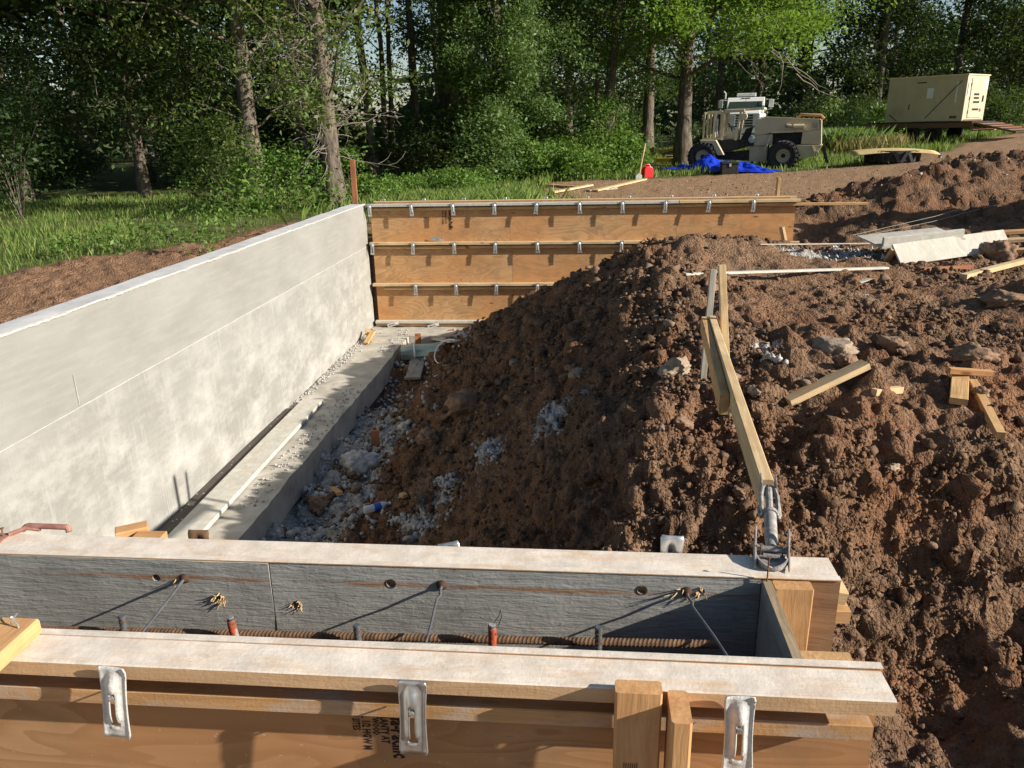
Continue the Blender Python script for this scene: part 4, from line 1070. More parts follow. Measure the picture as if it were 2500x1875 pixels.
# ------------------------------------------------------------------ brace: turnbuckle, timbers, stakes
def turnbuckle(name, label, m, base, heading, scale=1.0):
    t = thing(name, label, 'turnbuckle', base, heading)     # local +Y points away from the form along the brace
    # shoe nailed to the top board: curved plate with upturned cheeks
    b = MB(); n = 18; V = []; F = []
    for i in range(n + 1):
        a = math.pi * (i / n) ; x = -.040 * math.cos(a); y = -.062 * math.sin(a) ** .8
        for r_, z in ((.45, .002), (1.0, .002), (1.06, .012 + .012 * abs(math.cos(a)))):
            V.append((x * r_, y * r_, z))
    for i in range(n):
        for k in range(2): F.append((i * 3 + k, i * 3 + k + 1, (i + 1) * 3 + k + 1, (i + 1) * 3 + k))
    b.add(V, F)
    b.box((-.034, -.028, .0005), (.034, .03, .0045))
    o = b.build('shoe', m, t); md = o.modifiers.new('t', 'SOLIDIFY'); md.thickness = .004
    for s in (-1, 1):
        b = MB(); pr = [(-.062, 0.0), (-.03, -.002), (.012, .0), (.03, .028), (.045, .062), (.030, .058), (.0, .026), (-.04, .018)]
        M = Matrix(((0, 1, 0, s * .040 - .0025), (1, 0, 0, .0), (0, 0, 1, .004), (0, 0, 0, 1)))
        b.prism([(x, z) for x, z in pr], 0, .005, M); b.build('cheek', m, t, bevel=.0012)
    MB().tube([(-.036, .012, .020), (.036, .012, .020)], .009, 10).tube([(-.02, -.012, .014), (.02, -.012, .014)], .006, 8).build('hinge_pin', m, t, smooth=True)
    MB().tube([(0, .015, .022), (0, .05, .030), (0, .150, .046)], [.0145, .0165, .0165], 14).build('barrel', M_greysteel, t, smooth=True)
    MB().tube([(0, .146, .045), (0, .158, .047)], .021, 14).build('collar', m, t, smooth=True)
    for s in (-1, 1):
        MB().tube([(s * .016, .145, .047), (s * .022, .17, .052), (s * .021, .235, .060), (s * .016, .27, .064), (s * .004, .285, .066)], [.0055, .0065, .0065, .006, .005], 8).build('frame_rod', m, t, smooth=True)
        MB().tube([(s * .022, .15, .035), (s * .027, .17, .036), (s * .027, .205, .040)], [.0045, .005, .0045], 8).build('frame_rod', m, t, smooth=True)
    b = MB(); k = 70
    b.tube([(0, .16 + .11 * i / k, .048 + .015 * i / k) for i in range(k + 1)], [.0085 + (.0016 if i % 2 else 0) for i in range(k + 1)], 10); b.build('threaded_rod', M_greysteel, t)
    MB().box((-.022, .268, .035), (.022, .335, .040)).box((-.022, .268, .040), (-.018, .335, .082)).box((.018, .268, .040), (.022, .335, .082)).build('socket', m, t, bevel=.001)
    for x, y in ((-.026, .004), (.027, .006)):
        MB().tube([(x, y, -.02), (x, y, .034)], .0019, 6).tube([(x, y, .034), (x, y, .036)], .0055, 8).build('nail', M_rust, t, smooth=True)
    return t
TB = Vector((.643, 1.692, .002)); BR_B = Vector((.735, 2.02, -.012)); BR_F = Vector((1.155, 4.30, -.085))
hd = math.atan2(BR_B.y - TB.y, BR_B.x - TB.x) - math.pi / 2
turnbuckle('form_turnbuckle', 'grey screw turnbuckle nailed to the back form board', M_greysteel, TB, hd)
off = (BR_F - BR_B).normalized()
tag(board_ab('brace_timber', BR_B + Vector((0, 0, .03)), BR_F + Vector((0, 0, .03)), .038, .089, M_wood2, ch=.003), 'long pale timber brace running from the turnbuckle to the stakes', 'brace')
side = Vector((-off.y, off.x, 0)) * .041
tag(board_ab('brace_timber', BR_B + (BR_F - BR_B) * .40 + side + Vector((0, 0, -.005)), BR_F + side + Vector((0, 0, .026)), .038, .089, M_wood, ch=.003), 'shorter timber doubled against the left of the long brace', 'brace')
def stake(xt, yt, xb, yb, y, w, m, label, tk=.02, up=(0, 1, 0), drop=.25):
    a = Vector(aty(xt, yt, y)); b_ = Vector(aty(xb, yb, y - .02)); b_ = b_ + (b_ - a).normalized() * drop
    tag(board_ab('stake', b_, a, w, tk, m, up, ch=.002), label, 'stake')
stake(1541, 582, 1527, 730, BR_F.y + .10, .036, M_oldwood, 'weathered grey stake left of the brace end', .022)
stake(1559, 572, 1572, 868, BR_F.y - .08, .040, M_wood2, 'pale tall stake at the right of the brace end', .030)
# left-hand turnbuckle, rust red, mostly out of the picture
t = thing('form_turnbuckle', 'red rusty turnbuckle lying on the left end of the back form', 'turnbuckle', NF(-1.625, 1.725, .002), AN)
MB().box((-.10, -.045, 0), (.055, .028, .004), ch=.001).build('shoe', M_rustred, t)
MB().tube([(.085, .05, .016), (.20, .055, .012)], .008, 10).tube([(.085, .05, .016), (.07, .045, .004)], .008, 8).tube([(.20, .055, .012), (.205, .05, .0)], .008, 8).tube([(.05, .02, .004), (.085, .045, .012), (.12, .05, .006)], .007, 8).build('frame_rod', M_rustred, t, smooth=True)
for x, y in ((-.06, .01), (.02, .015), (.0, -.02), (.036, .012)):
    MB().tube([(x, y, -.01), (x + .004, y, .026)], .002, 6).tube([(x + .004, y, .026), (x + .004, y, .028)], .0055, 8).build('nail', M_rust, t, smooth=True)

# ------------------------------------------------------------------ loose lumber on the plateau
def lay(name, x1, y1, x2, y2, W, T, m, label, cat='board', on_edge=False, dz=0.0, dz2=None):
    a = G(x1, y1); b_ = G(x2, y2)
    n = Vector((0, 0, 1)); hh = (W if on_edge else T) / 2
    a = a + Vector((0, 0, hh + dz)); b_ = b_ + Vector((0, 0, hh + (dz if dz2 is None else dz2)))
    return tag(board_ab(name, a, b_, T if on_edge else W, W if on_edge else T, m, ch=.0025), label, cat)
lay('timber_offcut', 1700, 878, 1868, 806, .085, .038, M_wood2, 'notched pale offcut leaning across clods right of the brace', dz=.012, dz2=.035)
lay('timber_offcut', 1886, 858, 1944, 852, .038, .038, M_wood2, 'short pale offcut lying alone in the soil', dz=.01)
lay('timber_offcut', 2068, 882, 2072, 822, .089, .038, M_wood, 'wide offcut lying flat in the cluster of three at the right', dz=.02)
lay('timber_offcut', 2046, 822, 2138, 828, .038, .034, M_fir, 'reddish offcut laid across the top of the cluster of three', dz=.045)
lay('timber_offcut', 2158, 955, 2098, 838, .045, .042, M_wood, 'long offcut pointing at the camera in the cluster of three', dz=.015)
lay('timber_board', 1992, 588, 2098, 582, .05, .036, M_brownstake, 'short dark brown board lying in front of the grey panels', dz=.01)
lay('timber_board', 2080, 606, 2300, 548, .07, .045, M_wood2, 'pale timber reaching in from the right edge', dz=.015)
lay('lath', 1478, 598, 1915, 584, .06, .02, M_plankgrey, 'long pale lath lying behind the two stakes', dz=.015)
lay('lath', 1640, 533, 1880, 530, .03, .012, M_oldwood, 'thin grey lath lying left of the grey panels', dz=.02)
lay('wood_chip', 1852, 614, 1878, 606, .06, .012, M_oldwood, 'small flat grey scrap behind the flat slab', 'scrap', dz=.01)
# pile at the right: two grey cement-faced panels, a prop and clean boards under them
pa = G(1880, 548); pb = G(2064, 528)
A1 = Vector(aty(1879, 508, pa.y)); A2 = Vector(aty(1879, 553, pa.y)); B1 = Vector(aty(2058, 497, pa.y + .35))
def panel(name, corners, t, m, label):
    a, b_, c, d = [Vector(q) for q in corners]        # top-left, top-right, bottom-right, bottom-left
    ex = ((b_ - a) + (c - d)).normalized(); n = ex.cross(((d - a) + (c - b_))).normalized(); ez = n.cross(ex) * -1
    ctr = (a + b_ + c + d) / 4; L = ((b_ - a).length + (c - d).length) / 2; H = ((d - a).length + (c - b_).length) / 2
    ey = ez.cross(ex)
    M = Matrix(((ex.x, ey.x, ez.x, ctr.x), (ex.y, ey.y, ez.y, ctr.y), (ex.z, ey.z, ez.z, ctr.z), (0, 0, 0, 1)))
    th = thing(name, label, 'panel', ctr, rot=M.to_euler())
    MB().cbox((0, 0, 0), (L, t, H), ch=.0015).build('sheet', m, th)
    return th, L, H
kk = NT('pale_cement_sheet', .8, .2); v = kk.coord((1, 1, 1), rand=True)
q1 = kk.noise(kk.n('Mapping', None, Vector=v, Scale=(2.2, 1, 1.2)).outputs[0], 3, 6, .65, 1.5)
kk.col(kk.ramp(q1, [(.3, (.40, .375, .31)), (.5, (.47, .44, .375)), (.7, (.60, .57, .50))])).nrm(kk.bump(kk.noise(v, 30, 4), .2, .003)); M_cemsheet = kk.m
def flat_panel(x1, y1, x2, y2, x3, y3, x4, y4, d1, d2, m, label):
    P = [aty(x1, y1, d1[0]), aty(x2, y2, d1[1]), aty(x3, y3, d2[1]), aty(x4, y4, d2[0])]
    return panel('shuttering', P, .02, m, label)
gb1, gb2 = G(1942, 572), G(2178, 545)
y1_, y2_ = gb1.y + .02, gb2.y + .02
yb = G(1880, 560).y + .02
th, L, H = flat_panel(1879, 506, 2040, 496, 2068, 513, 1877, 541, (yb + .50, yb + .62), (yb + .02, yb + .16), M_cemsheet, 'pale grey panel lying on edge boards at the back of the lumber pile')
board('rail', L * .96, .10, .038, M_plankgrey, th, (0, -.06, -H / 2 + .03))
th2, L2, H2 = flat_panel(1932, 532, 2172, 494, 2180, 542, 1941, 571, (y1_ + .14, y2_ + .14), (y1_ - .02, y2_ - .02), M_cemsheet, 'long grey panel leaning at the front of the lumber pile')
board('rail', L2, .07, .038, M_wood, th2, (0, .035, -H2 / 2 + .03))
tag(board_ab('prop_block', G(1915, 566) + Vector((0, 0, .02)), Vector(aty(1932, 538, y1_ + .10)), .07, .035, M_wood2), 'short pale prop block under the corner of the leaning panel', 'block')
for i, (x1, y1, x2, y2, dz, m, lb) in enumerate(((2080, 545, 2330, 535, .02, M_wood, 'orange board at the bottom of the lumber pile'), (2100, 530, 2330, 520, .065, M_wood2, 'pale board in the middle of the lumber pile'), (2120, 520, 2330, 508, .11, M_fir, 'top board at the right end of the lumber pile'))):
    lay('lumber_board', x1, y1 + 8, x2, y2 + 8, .14, .038, m, lb, dz=dz)
# mason's line drawn across the heap
for (x1, y1, x2, y2, lb) in ((1842, 508, 2185, 420, 'upper taut string line over the spoil heap'), (1850, 512, 2160, 440, 'lower taut string line over the spoil heap')):
    a = Vector(aty(x1, y1, 9.6)); b_ = Vector(aty(x2, y2, 10.6))
    o = MB().tube([Vector((0, 0, 0)), (b_ - a) * .5 - Vector((0, 0, .03)), b_ - a], .0028, 5).build('string_line', M_oldwood, loc=a, smooth=True); tag(o, lb, 'string')

# ------------------------------------------------------------------ litter in the pit
t = thing('plastic_roll', 'pale green folded plastic sheeting on the rubble near the far footing', 'sheeting', G(925, 772), .12)
V = []; F = []; n = 40
for i in range(n + 1):
    u = i / n
    for k in range(12):
        a = 2 * math.pi * k / 12; r_ = .11 * (1 + .18 * math.sin(3 * a + u * 5) + .1 * math.sin(9 * u)); V.append((-.36 + .72 * u, r_ * 1.3 * math.cos(a) + .03 * math.sin(u * 7), .09 + .8 * r_ * math.sin(a) + .03 * u))
for i in range(n):
    for k in range(12): F.append((i * 12 + k, i * 12 + (k + 1) % 12, (i + 1) * 12 + (k + 1) % 12, (i + 1) * 12 + k))
F += [tuple(range(12)), tuple(n * 12 + k for k in reversed(range(12)))]
MB().add(V, F).build('roll', M_green, t)
MB().box((.2, -.14, .10), (.52, .12, .118)).box((.42, .02, .1), (.58, .2, .16)).build('loose_flap', M_green, t, rot=(.25, -.08, .2))
MB().tube([(-.18, .15 * math.cos(a), .10 + .10 * math.sin(a)) for a in np.linspace(0, 2 * math.pi, 20)], .010, 6).build('strap', M_whitepl, t, smooth=True)
c0 = G(968, 770)
pts = []
for a in np.linspace(0, 2 * math.pi, 33):
    pts.append((.17 * math.cos(a) * (1 + .05 * math.sin(3 * a)), .20 * math.sin(a), .03 + .07 * math.cos(a - .3)))
tag(MB().tube(pts, .009, 8).build('plastic_ring', M_whitepl, loc=c0 + Vector((0, 0, .03)), rot=(.25, -.35, .5), smooth=True), 'white plastic hoop half buried in the slope by the green sheeting', 'hoop')
lay('pit_board', 893, 828, 906, 782, .19, .03, M_trashwood, 'grey board scrap sloping down the rubble below the green sheeting', dz=.05, dz2=.07)
lay('pit_board', 930, 742, 985, 752, .16, .025, M_plankgrey, 'pale board scrap behind the green sheeting', dz=.08)
for x, y, h_, lb in ((904, 742, .24, 'orange-brown stake end by the inner corner of the footing'), (976, 722, .16, 'orange-brown stake end against the far footing'), (806, 1000, .16, 'short brown stake beside the shaded footing edge')):
    p = Vector(atz(x, y, -2.0)) if y > 900 else Vector(atz(x, y + 6, FOOT - .1))
    if y > 900: p = G(812, 965)
    tag(MB().cbox((0, 0, h_ / 2 - .15), (.085, .04, h_ + .3), ch=.003).build('form_stake', M_brownstake, loc=(p.x, p.y, FOOT - .15 if y < 900 else p.z + .02), rot=(0, 0, .1)), lb, 'stake')
for x1, y1, x2, y2, W_, lb in ((718, 1062, 735, 1074, .06, 'brown wood scrap in the rubble by the footing'), (868, 1075, 876, 1080, .05, 'tiny square wood scrap above the bottle')):
    lay('wood_scrap', x1, y1, x2, y2, W_, .03, M_wood, lb, 'scrap', dz=.02)
for x1, y1, x2, y2, lb in ((790, 742, 806, 716, 'splintered orange scrap leaning at the wall base'), (800, 738, 794, 712, 'thin orange splinter against the far end of the wall')):
    a = Vector(atz(x1, y1, FOOT + .02)); b_ = Vector(atz(x2, y2, FOOT + .12))
    tag(board_ab('wood_scrap', a, b_, .07, .03, M_wood), lb, 'scrap')
bt = thing('plastic_bottle', 'clear water bottle with blue label lying in the rubble', 'bottle', G(815, 1103) + Vector((0, 0, .035)), 0.55)
RY = Matrix.Rotation(math.pi / 2, 4, 'Y')
MB().lathe([(.001, -.115), (.030, -.113), (.033, -.105), (.032, -.06), (.033, -.02), (.033, .04), (.028, .075), (.014, .098), (.0125, .108)], 18, RY).build('body', M_clear, bt, smooth=True)
MB().lathe([(.0334, -.03), (.0336, -.029), (.0336, .03), (.0334, .031)], 18, RY).build('label_band', NT('blue_label', .5, .3).col((.03, .12, .55)).m, bt, smooth=True)
MB().lathe([(.0145, .104), (.0148, .106), (.0148, .120), (.0135, .122)], 16, RY).build('cap', M_whitepl, bt, smooth=True)
# ------------------------------------------------------------------ machines and things on the track
def seat_on(xd, yd): return G(xd, yd, 0, 8, 90)
def wheel(parent, x, y, z, R, W, rimR, m_rim, lugs=22, side=-1):
    """one wheel, axle along local Y; parts: tyre, rim, hub"""
    t = bpy.data.objects.new('wheel', None); COL.objects.link(t); t.parent = parent; t.location = (x, y, z)
    RX = Matrix.Rotation(math.pi / 2, 4, 'X')
    w = W / 2
    b = MB().lathe([(rimR, -w * .8), (R * .80, -w), (R * .93, -w * .92), (R * .965, -w * .5), (R * .965, w * .5), (R * .93, w * .92), (R * .80, w), (rimR, w * .8)], 40, RX, closed=True)
    for k in range(lugs):
        a = 2 * math.pi * k / lugs
        for s in (-1, 1):
            M = Matrix.Rotation(a + (.5 if s > 0 else 0) * 2 * math.pi / lugs, 4, 'Y') @ Matrix.Translation((0, s * w * .48, R * .965)) @ Matrix.Rotation(s * .55, 4, 'Z')
            b.box((-R * .045, -w * .55, -.03), (R * .045, w * .55, R * .055), M)
    b.build('tyre', M_tyre, t)
    MB().lathe([(rimR * 1.04, -w * .78), (rimR * 1.04, -w * .62), (rimR * .86, -w * .45), (rimR * .80, -w * .2), (rimR * .4, -w * .28), (.001, -w * .28)], 32, RX).build('rim', m_rim, t, smooth=True)
    b = MB().lathe([(rimR * .26, -w * .2), (rimR * .26, -w * .5), (rimR * .18, -w * .62), (.001, -w * .62)], 16, RX)
    for k in range(8):
        a = k * math.pi / 4; b.tube([(rimR * .5 * math.cos(a), w * .25, rimR * .5 * math.sin(a)), (rimR * .5 * math.cos(a), w * .36, rimR * .5 * math.sin(a))], rimR * .045, 6)
    o = b.build('hub', M_dark, t, smooth=True); o.rotation_euler = (0, 0, math.pi) if False else (0, 0, 0)
    return t

# --- rough-terrain loader, side on
pw = seat_on(1692, 360)
LD = float((np.array(pw) - CC) @ fw); KZ = LD / FPX * .226
yaw = -math.radians(22)
lx = Vector((math.cos(yaw), math.sin(yaw), 0))
org = pw - lx * (470 * KZ); org.z = gz(org.x, org.y) - .03
ld = thing('rough_terrain_loader', 'desert tan rough-terrain loader with big lugged tyres parked on the grass', 'loader', org, yaw)
def q(X, Y): return ((X - 1000) * KZ, (1000 - Y) * KZ)
HW = .78
for X, R_ in ((1470, 152), (640, 148)):
    for s in (-1, 1):
        x, z = q(X, 1000 - R_ + 4); w = wheel(ld, x, s * HW, z, R_ * KZ, .42, 88 * KZ, M_tan)
        if s > 0: w.rotation_euler = (0, 0, math.pi)
def pr(name, pts, y0, y1, m, bev=.012, par=None):
    return MB().prism([q(*p) for p in pts], y0, y1).build(name, m, par or ld, bevel=bev)
pr('engine_hood', ((1160, 500), (1250, 466), (1790, 500), (1806, 590), (1640, 620), (1340, 622), (1230, 640), (1160, 640)), -.55, .55, M_tan)
pr('rear_side_panel', ((1638, 622), (1806, 592), (1818, 738), (1632, 738)), -.56, .56, M_tan)
pr('hood_top', ((1245, 470), (1250, 458), (1800, 494), (1800, 503)), -.57, .57, M_tan2, .004)
pr('rear_plate', ((1800, 500), (1812, 500), (1832, 742), (1818, 742)), -.56, .56, M_tan2, .003)
pr('counterweight', ((1588, 746), (1845, 748), (1795, 850), (1652, 890)), -.60, .60, M_tan)
pr('centre_housing', ((1160, 636), (1345, 636), (1345, 745), (1160, 745)), -.50, .50, M_tan)
pr('engine_bay', ((1330, 624), (1642, 624), (1642, 742), (1500, 745), (1340, 745)), -.40, .40, M_dark, 0)
pr('articulation_pillar', ((1112, 735), (1300, 735), (1300, 915), (1120, 915)), -.38, .38, M_tan)
pr('chassis', ((700, 830), (1150, 800), (1600, 800), (1600, 870), (1150, 910), (700, 890)), -.34, .34, M_dark, 0)
pr('front_fender', ((612, 682), (778, 686), (872, 838), (806, 842), (742, 722), (612, 706)), -.92, -.52, M_tan)
pr('front_fender', ((612, 682), (778, 686), (872, 838), (806, 842), (742, 722), (612, 706)), .52, .92, M_tan)
pr('cab_floor', ((770, 690), (1160, 690), (1160, 745), (900, 815), (850, 800)), -.50, .50, M_dark, 0)
pr('instrument_panel', ((845, 620), (980, 590), (990, 660), (860, 690)), -.35, .35, M_tan2)
pr('seat_back', ((1060, 580), (1120, 560), (1090, 700), (1010, 700)), -.28, .28, M_black)
pr('seat_cushion', ((990, 705), (1090, 690), (1090, 740), (1000, 745)), -.28, .28, M_tan)
pr('roof_beam', ((836, 380), (1045, 380), (1045, 408), (836, 414)), -.60, -.50, M_tan)
pr('roof_plate', ((836, 380), (1235, 366), (1235, 384), (836, 400)), -.45, .62, M_tan2, .004)
def qb(name, a, c, w, y, m, r_=None, par=None):
    (x0, z0), (x1, z1) = q(*a), q(*c)
    return MB().bar((x0, y, z0), (x1, y, z1), w, w, (0, 1, 0), .006).build(name, m, par or ld)
for y in (-.52, .52):
    qb('cab_post', (830, 400), (828, 690), .075, y, M_tan2)
    qb('cab_post', (1005, 402), (968, 694), .075, y, M_tan2)
# lift frame at the front
mast = bpy.data.objects.new('lift_frame', None); COL.objects.link(mast); mast.parent = ld
for X, y, m in ((632, -.55, M_tan), (632, .45, M_tan), (660, -.35, M_tan2), (684, -.1, M_tan2), (725, .1, M_white), (735, -.5, M_tan2), (772, .3, M_tan), (800, -.2, M_tan2)):
    qb('mast_rail', (X, 402), (X - 4, 685), .06, y, m, par=mast)
for X, y in ((760, -.3), (780, .2), (706, .4)):
    (x0, z0), (x1, z1) = q(X, 470), q(X, 650); MB().tube([(x0, y, z0), (x1, y, z1)], .022, 8).build('hydraulic_ram', M_brownstake if y > 0 else M_white, mast, smooth=True)
qb('cross_beam', (620, 412), (826, 412), .07, -.5, M_tan2, par=mast); qb('cross_beam', (620, 412), (826, 408), .07, .4, M_tan2, par=mast); qb('cross_beam', (640, 398), (800, 396), .05, -.2, M_tan2, par=mast)
qb('cross_beam', (620, 676), (826, 674), .07, -.5, M_tan2, par=mast); qb('cross_beam', (620, 640), (760, 648), .06, .2, M_tan2, par=mast)
# steering wheel, lamp, rails, air cleaner, fittings
x, z = q(905, 555)
MB().lathe([(.155 + .014 * math.cos(a), .014 * math.sin(a)) for a in np.linspace(0, 2 * math.pi, 9)[:-1]], 24, Matrix.Translation((x, -.15, z)) @ Matrix.Rotation(.7, 4, 'Y'), closed=True).tube([(x, -.15, z), (x + .05, -.15, z - .3)], .03, 8).box((x - .14, -.17, z - .012), (x + .14, -.13, z + .012), None).build('steering_wheel', M_black, ld, smooth=True)
x, z = q(1042, 452)
MB().lathe([(.001, -.02), (.10, -.02), (.115, .0), (.10, .06), (.05, .10), (.001, .1)], 16, Matrix.Translation((x, -.58, z)) @ Matrix.Rotation(-math.pi / 2, 4, 'X')).build('head_lamp', M_tan2, ld, smooth=True)
qb('hand_rail', (1328, 616), (1550, 612), .06, -.62, M_tan2); qb('hand_rail', (1332, 640), (1270, 822), .055, -.64, M_tan)
(x0, z0), (x1, z1) = q(1545, 562), q(1650, 562)
MB().tube([(x0, -.62, z0), (x1, -.62, z1)], .075, 14).build('air_cleaner', M_tan2, ld, smooth=True)
(x0, z0), (x1, z1) = q(1475, 548), q(1550, 562)
MB().tube([(x0, -.52, z0 + .01), (x0 + .02, -.60, z0), (x1, -.62, z1)], [.05, .05, .035], 10).build('intake_pipe', M_tan2, ld, smooth=True)
x, z = q(1480, 552)
MB().lathe([(.035, 0), (.06, .004), (.06, .012), (.035, .014)], 16, Matrix.Translation((x, -.552, z)) @ Matrix.Rotation(math.pi / 2, 4, 'X'), closed=True).build('intake_collar', M_black, ld)
pr('name_plate', ((1730, 520), (1778, 522), (1778, 580), (1730, 578)), -.566, -.558, M_oldwood, 0)
(xa, za), (xb, zb), (xc, zc), (xd, zd) = q(1570, 476), q(1600, 446), q(1800, 458), q(1832, 492)
MB().tube([(xa, -.4, za), (xb, -.4, zb), (xc, -.4, zc), (xd, -.4, zd)], .045, 8).tube([(xa, .4, za), (xb, .4, zb), (xc, .4, zc), (xd, .4, zd)], .045, 8).build('roof_guard', wood('orange_tan_tube', (.46, .25, .13), (.36, .20, .10), knots=False), ld, smooth=True)
for X0, X1 in ((1842, 1900), (1856, 1914)):
    (x0, z0), (x1, z1) = q(X0, 758), q(X1, 935); MB().bar((x0, -.3 if X0 > 1850 else -.45, z0), (x1, -.3 if X0 > 1850 else -.45, z1), .05).build('rear_leg', M_black, ld)
(x0, z0), (x1, z1) = q(1742, 758), q(1778, 836)
MB().bar((x0, -.63, z0), (x1, -.63, z1), .045).lathe([(.05, -.02), (.09, -.02), (.09, .02), (.05, .02)], 14, Matrix.Translation((x1 + .02, -.63, z1)) @ Matrix.Rotation(math.pi / 2, 4, 'X'), closed=True).build('tow_eye', M_tan, ld)
x, z = q(1140, 685); MB().lathe([(.001, -.01), (.10, -.01), (.12, .01), (.11, .10), (.001, .12)], 16, Matrix.Translation((x, -.56, z)) @ Matrix.Rotation(math.pi / 2, 4, 'X')).build('marker_lamp', M_green, ld, smooth=True)

# --- white truck behind, seen from the front
ty = org.y + 9.0
tp = Vector(aty(1603, 330, ty)); tp.z = gz(tp.x, tp.y)
TKm = float((np.array(tp) - CC) @ fw) / FPX * .226
tr = thing('flatbed_truck', 'white truck with square grille parked nose-on behind the tan loader', 'truck', tp, -.30)
def tq(X): return (X - 1055) * TKm
def tz(Y):
    d = ray((1580 + 1055 * .226) / DS, (180 + Y * .226) / DS); return float(CAM_H + d[2] * (ty / d[1]) - tp.z)
b = MB()
zr, zw0, zw1, zh, zg0, zg1 = tz(252), tz(285), tz(372), tz(395), tz(440), tz(575)
Wc = tq(1250) - tq(865)
# cab: body with raked screen opening
poly = [(0.0, tz(420)), (0.0, zw1 - .02), (.35, zw0 + .03), (.40, zr - .03), (.55, zr), (1.9, zr), (2.0, zr - .1), (2.0, tz(640)), (0.0, tz(640))]
M_ = Matrix(((0, 1, 0, 0), (1, 0, 0, 0), (0, 0, 1, 0), (0, 0, 0, 1)))
MB().prism(poly, -Wc / 2, Wc / 2, M_).build('cab', M_white, tr, bevel=.03)
sl_ = math.atan2(.35, zw0 - zw1)
MB().box((-Wc / 2 * .88, -.006, 0), (Wc / 2 * .88, .006, math.hypot(.35, zw0 - zw1) - .02), None).build('windscreen', M_glass, tr, (0, -.012, zw1), (-sl_, 0, 0))
for s in (-1, 1): MB().box((s * Wc / 2 - .012, .35, zw1), (s * Wc / 2 + .012, 1.3, zw0), None).build('side_window', M_glass, tr)
Wh = tq(1225) - tq(935)
MB().prism([(-1.5, tz(430)), (-1.35, tz(402)), (-.02, zh + .06), (-.02, tz(640)), (-1.5, tz(640))], -Wh / 2 * 1.05, Wh / 2 * 1.05, M_).build('bonnet', M_white, tr, bevel=.04)
gr = bpy.data.objects.new('grille', None); COL.objects.link(gr); gr.parent = tr
MB().box((-Wh / 2, -1.53, zg1), (Wh / 2, -1.502, zg0)).build('backing', M_black, gr)
for k in range(6): MB().box((-Wh / 2, -1.56, zg1 + (zg0 - zg1) * k / 5 - .022), (Wh / 2, -1.525, zg1 + (zg0 - zg1) * k / 5 + .022)).build('grille_bar', M_chrome, gr)
for s in (-1, 0, 1): MB().box((s * Wh / 2 - .03, -1.565, zg1), (s * Wh / 2 + .03, -1.53, zg0)).build('grille_bar', M_chrome, gr)
for s in (-1, 1):
    MB().box((s * Wh * .40 - Wh * .10, -1.57, zg1 + .05), (s * Wh * .40 + Wh * .10, -1.53, zg1 + (zg0 - zg1) * .95), ch=.01).build('head_lamp', M_chrome, tr)
    MB().prism([(-1.45, tz(470)), (-.1, tz(430)), (-.1, tz(700)), (-1.45, tz(700))], s * Wh / 2 if s > 0 else -Wc / 2 * 1.1, s * Wc / 2 * 1.1 if s > 0 else -Wh / 2, M_).build('wing', M_white, tr, bevel=.03)
    mx = s * (Wc / 2 + .28)
    MB().box((mx - .10, .02, tz(368)), (mx + .10, .10, tz(282)), ch=.015).build('mirror', M_white if s > 0 else M_chrome, tr)
    MB().tube([(s * Wc / 2, .2, tz(285)), (mx, .08, tz(276)), (mx, .08, tz(385)), (s * Wc / 2, .2, tz(400))], .018, 6).build('mirror_arm', M_chrome, tr)
    wheel(tr, s * Wc * .46, -.75, .5, .5, .28, .26, M_white, 0).rotation_euler = (0, 0, math.pi / 2)
MB().box((-Wc / 2, -1.75, .45), (Wc / 2, -1.58, .75), ch=.02).build('bumper', M_chrome, tr)
MB().box((-.42, .75, zr + .03), (.42, 1.0, zr + .19), ch=.03).build('light_bar', M_white, tr); MB().box((-.38, .72, zr - .01), (.38, 1.0, zr + .03)).build('light_bar_mount', M_black, tr)
for s in range(-1, 2): MB().box((s * .14 - .045, .36, zr - .055), (s * .14 + .045, .42, zr - .02)).build('clearance_lamp', M_rust, tr)
MB().box((-1.15, 2.1, .9), (1.15, 6.2, 1.1)).build('flatbed', M_dark, tr)
for s in (-1, 1): wheel(tr, s * .95, 4.9, .5, .5, .5, .26, M_white, 0).rotation_euler = (0, 0, math.pi / 2)
MB().tube([(-Wc / 2 - .12, .9, 1.0), (-Wc / 2 - .12, .9, tz(200)), (-Wc / 2 - .2, .9, tz(178))], .045, 8).build('exhaust_stack', M_chrome, tr, smooth=True)

# --- generator box on a low trailer
gb_ = seat_on(2035, 298)
GD = 35.5; gp = Vector(aty(2010, 292, 33.5)); gp.z = gz(gp.x, gp.y)
gyaw = -math.radians(53)
trl = thing('equipment_trailer', 'low dark flat trailer with lowered ramp under the tan box', 'trailer', gp, gyaw)
dk = tz2 = None
def zat(xd, yd, P):   # height above the trailer origin of a point seen over ground point P
    d = ray(xd, yd); t_ = math.hypot(P.x, P.y) / math.hypot(d[0], d[1]); return float(CAM_H + d[2] * t_ - gp.z)
ZD = zat(2030, 263, gp)
MB().box((-2.2, -1.05, ZD - .12), (2.0, 1.05, ZD), ch=.01).build('deck', M_dark, trl)
for s in (-1, 1): MB().box((-2.5, s * 1.05 - .05, ZD - .22), (2.05, s * 1.05 + .05, ZD - .04)).build('side_rail', M_rust, trl)
for x_ in (-.35, .55): 
    for s in (-1, 1): wheel(trl, x_, s * .95, .30, .33, .22, .19, M_dark, 0)
rp = bpy.data.objects.new('ramp', None); COL.objects.link(rp); rp.parent = trl; rp.location = (2.05, 0, ZD - .04); rp.rotation_euler = (0, .22, 0)
for k in range(9): MB().box((.05 + k * .17, -1.0, -.02), (.16 + k * .17, 1.0, .02)).build('ramp_slat', M_brownstake if k % 2 else M_dark, rp)
for s in (-1, 1): MB().bar((0, s * 1.0, -.02), (1.6, s * 1.0, -.02), .07).build('ramp_rail', M_rust, rp)
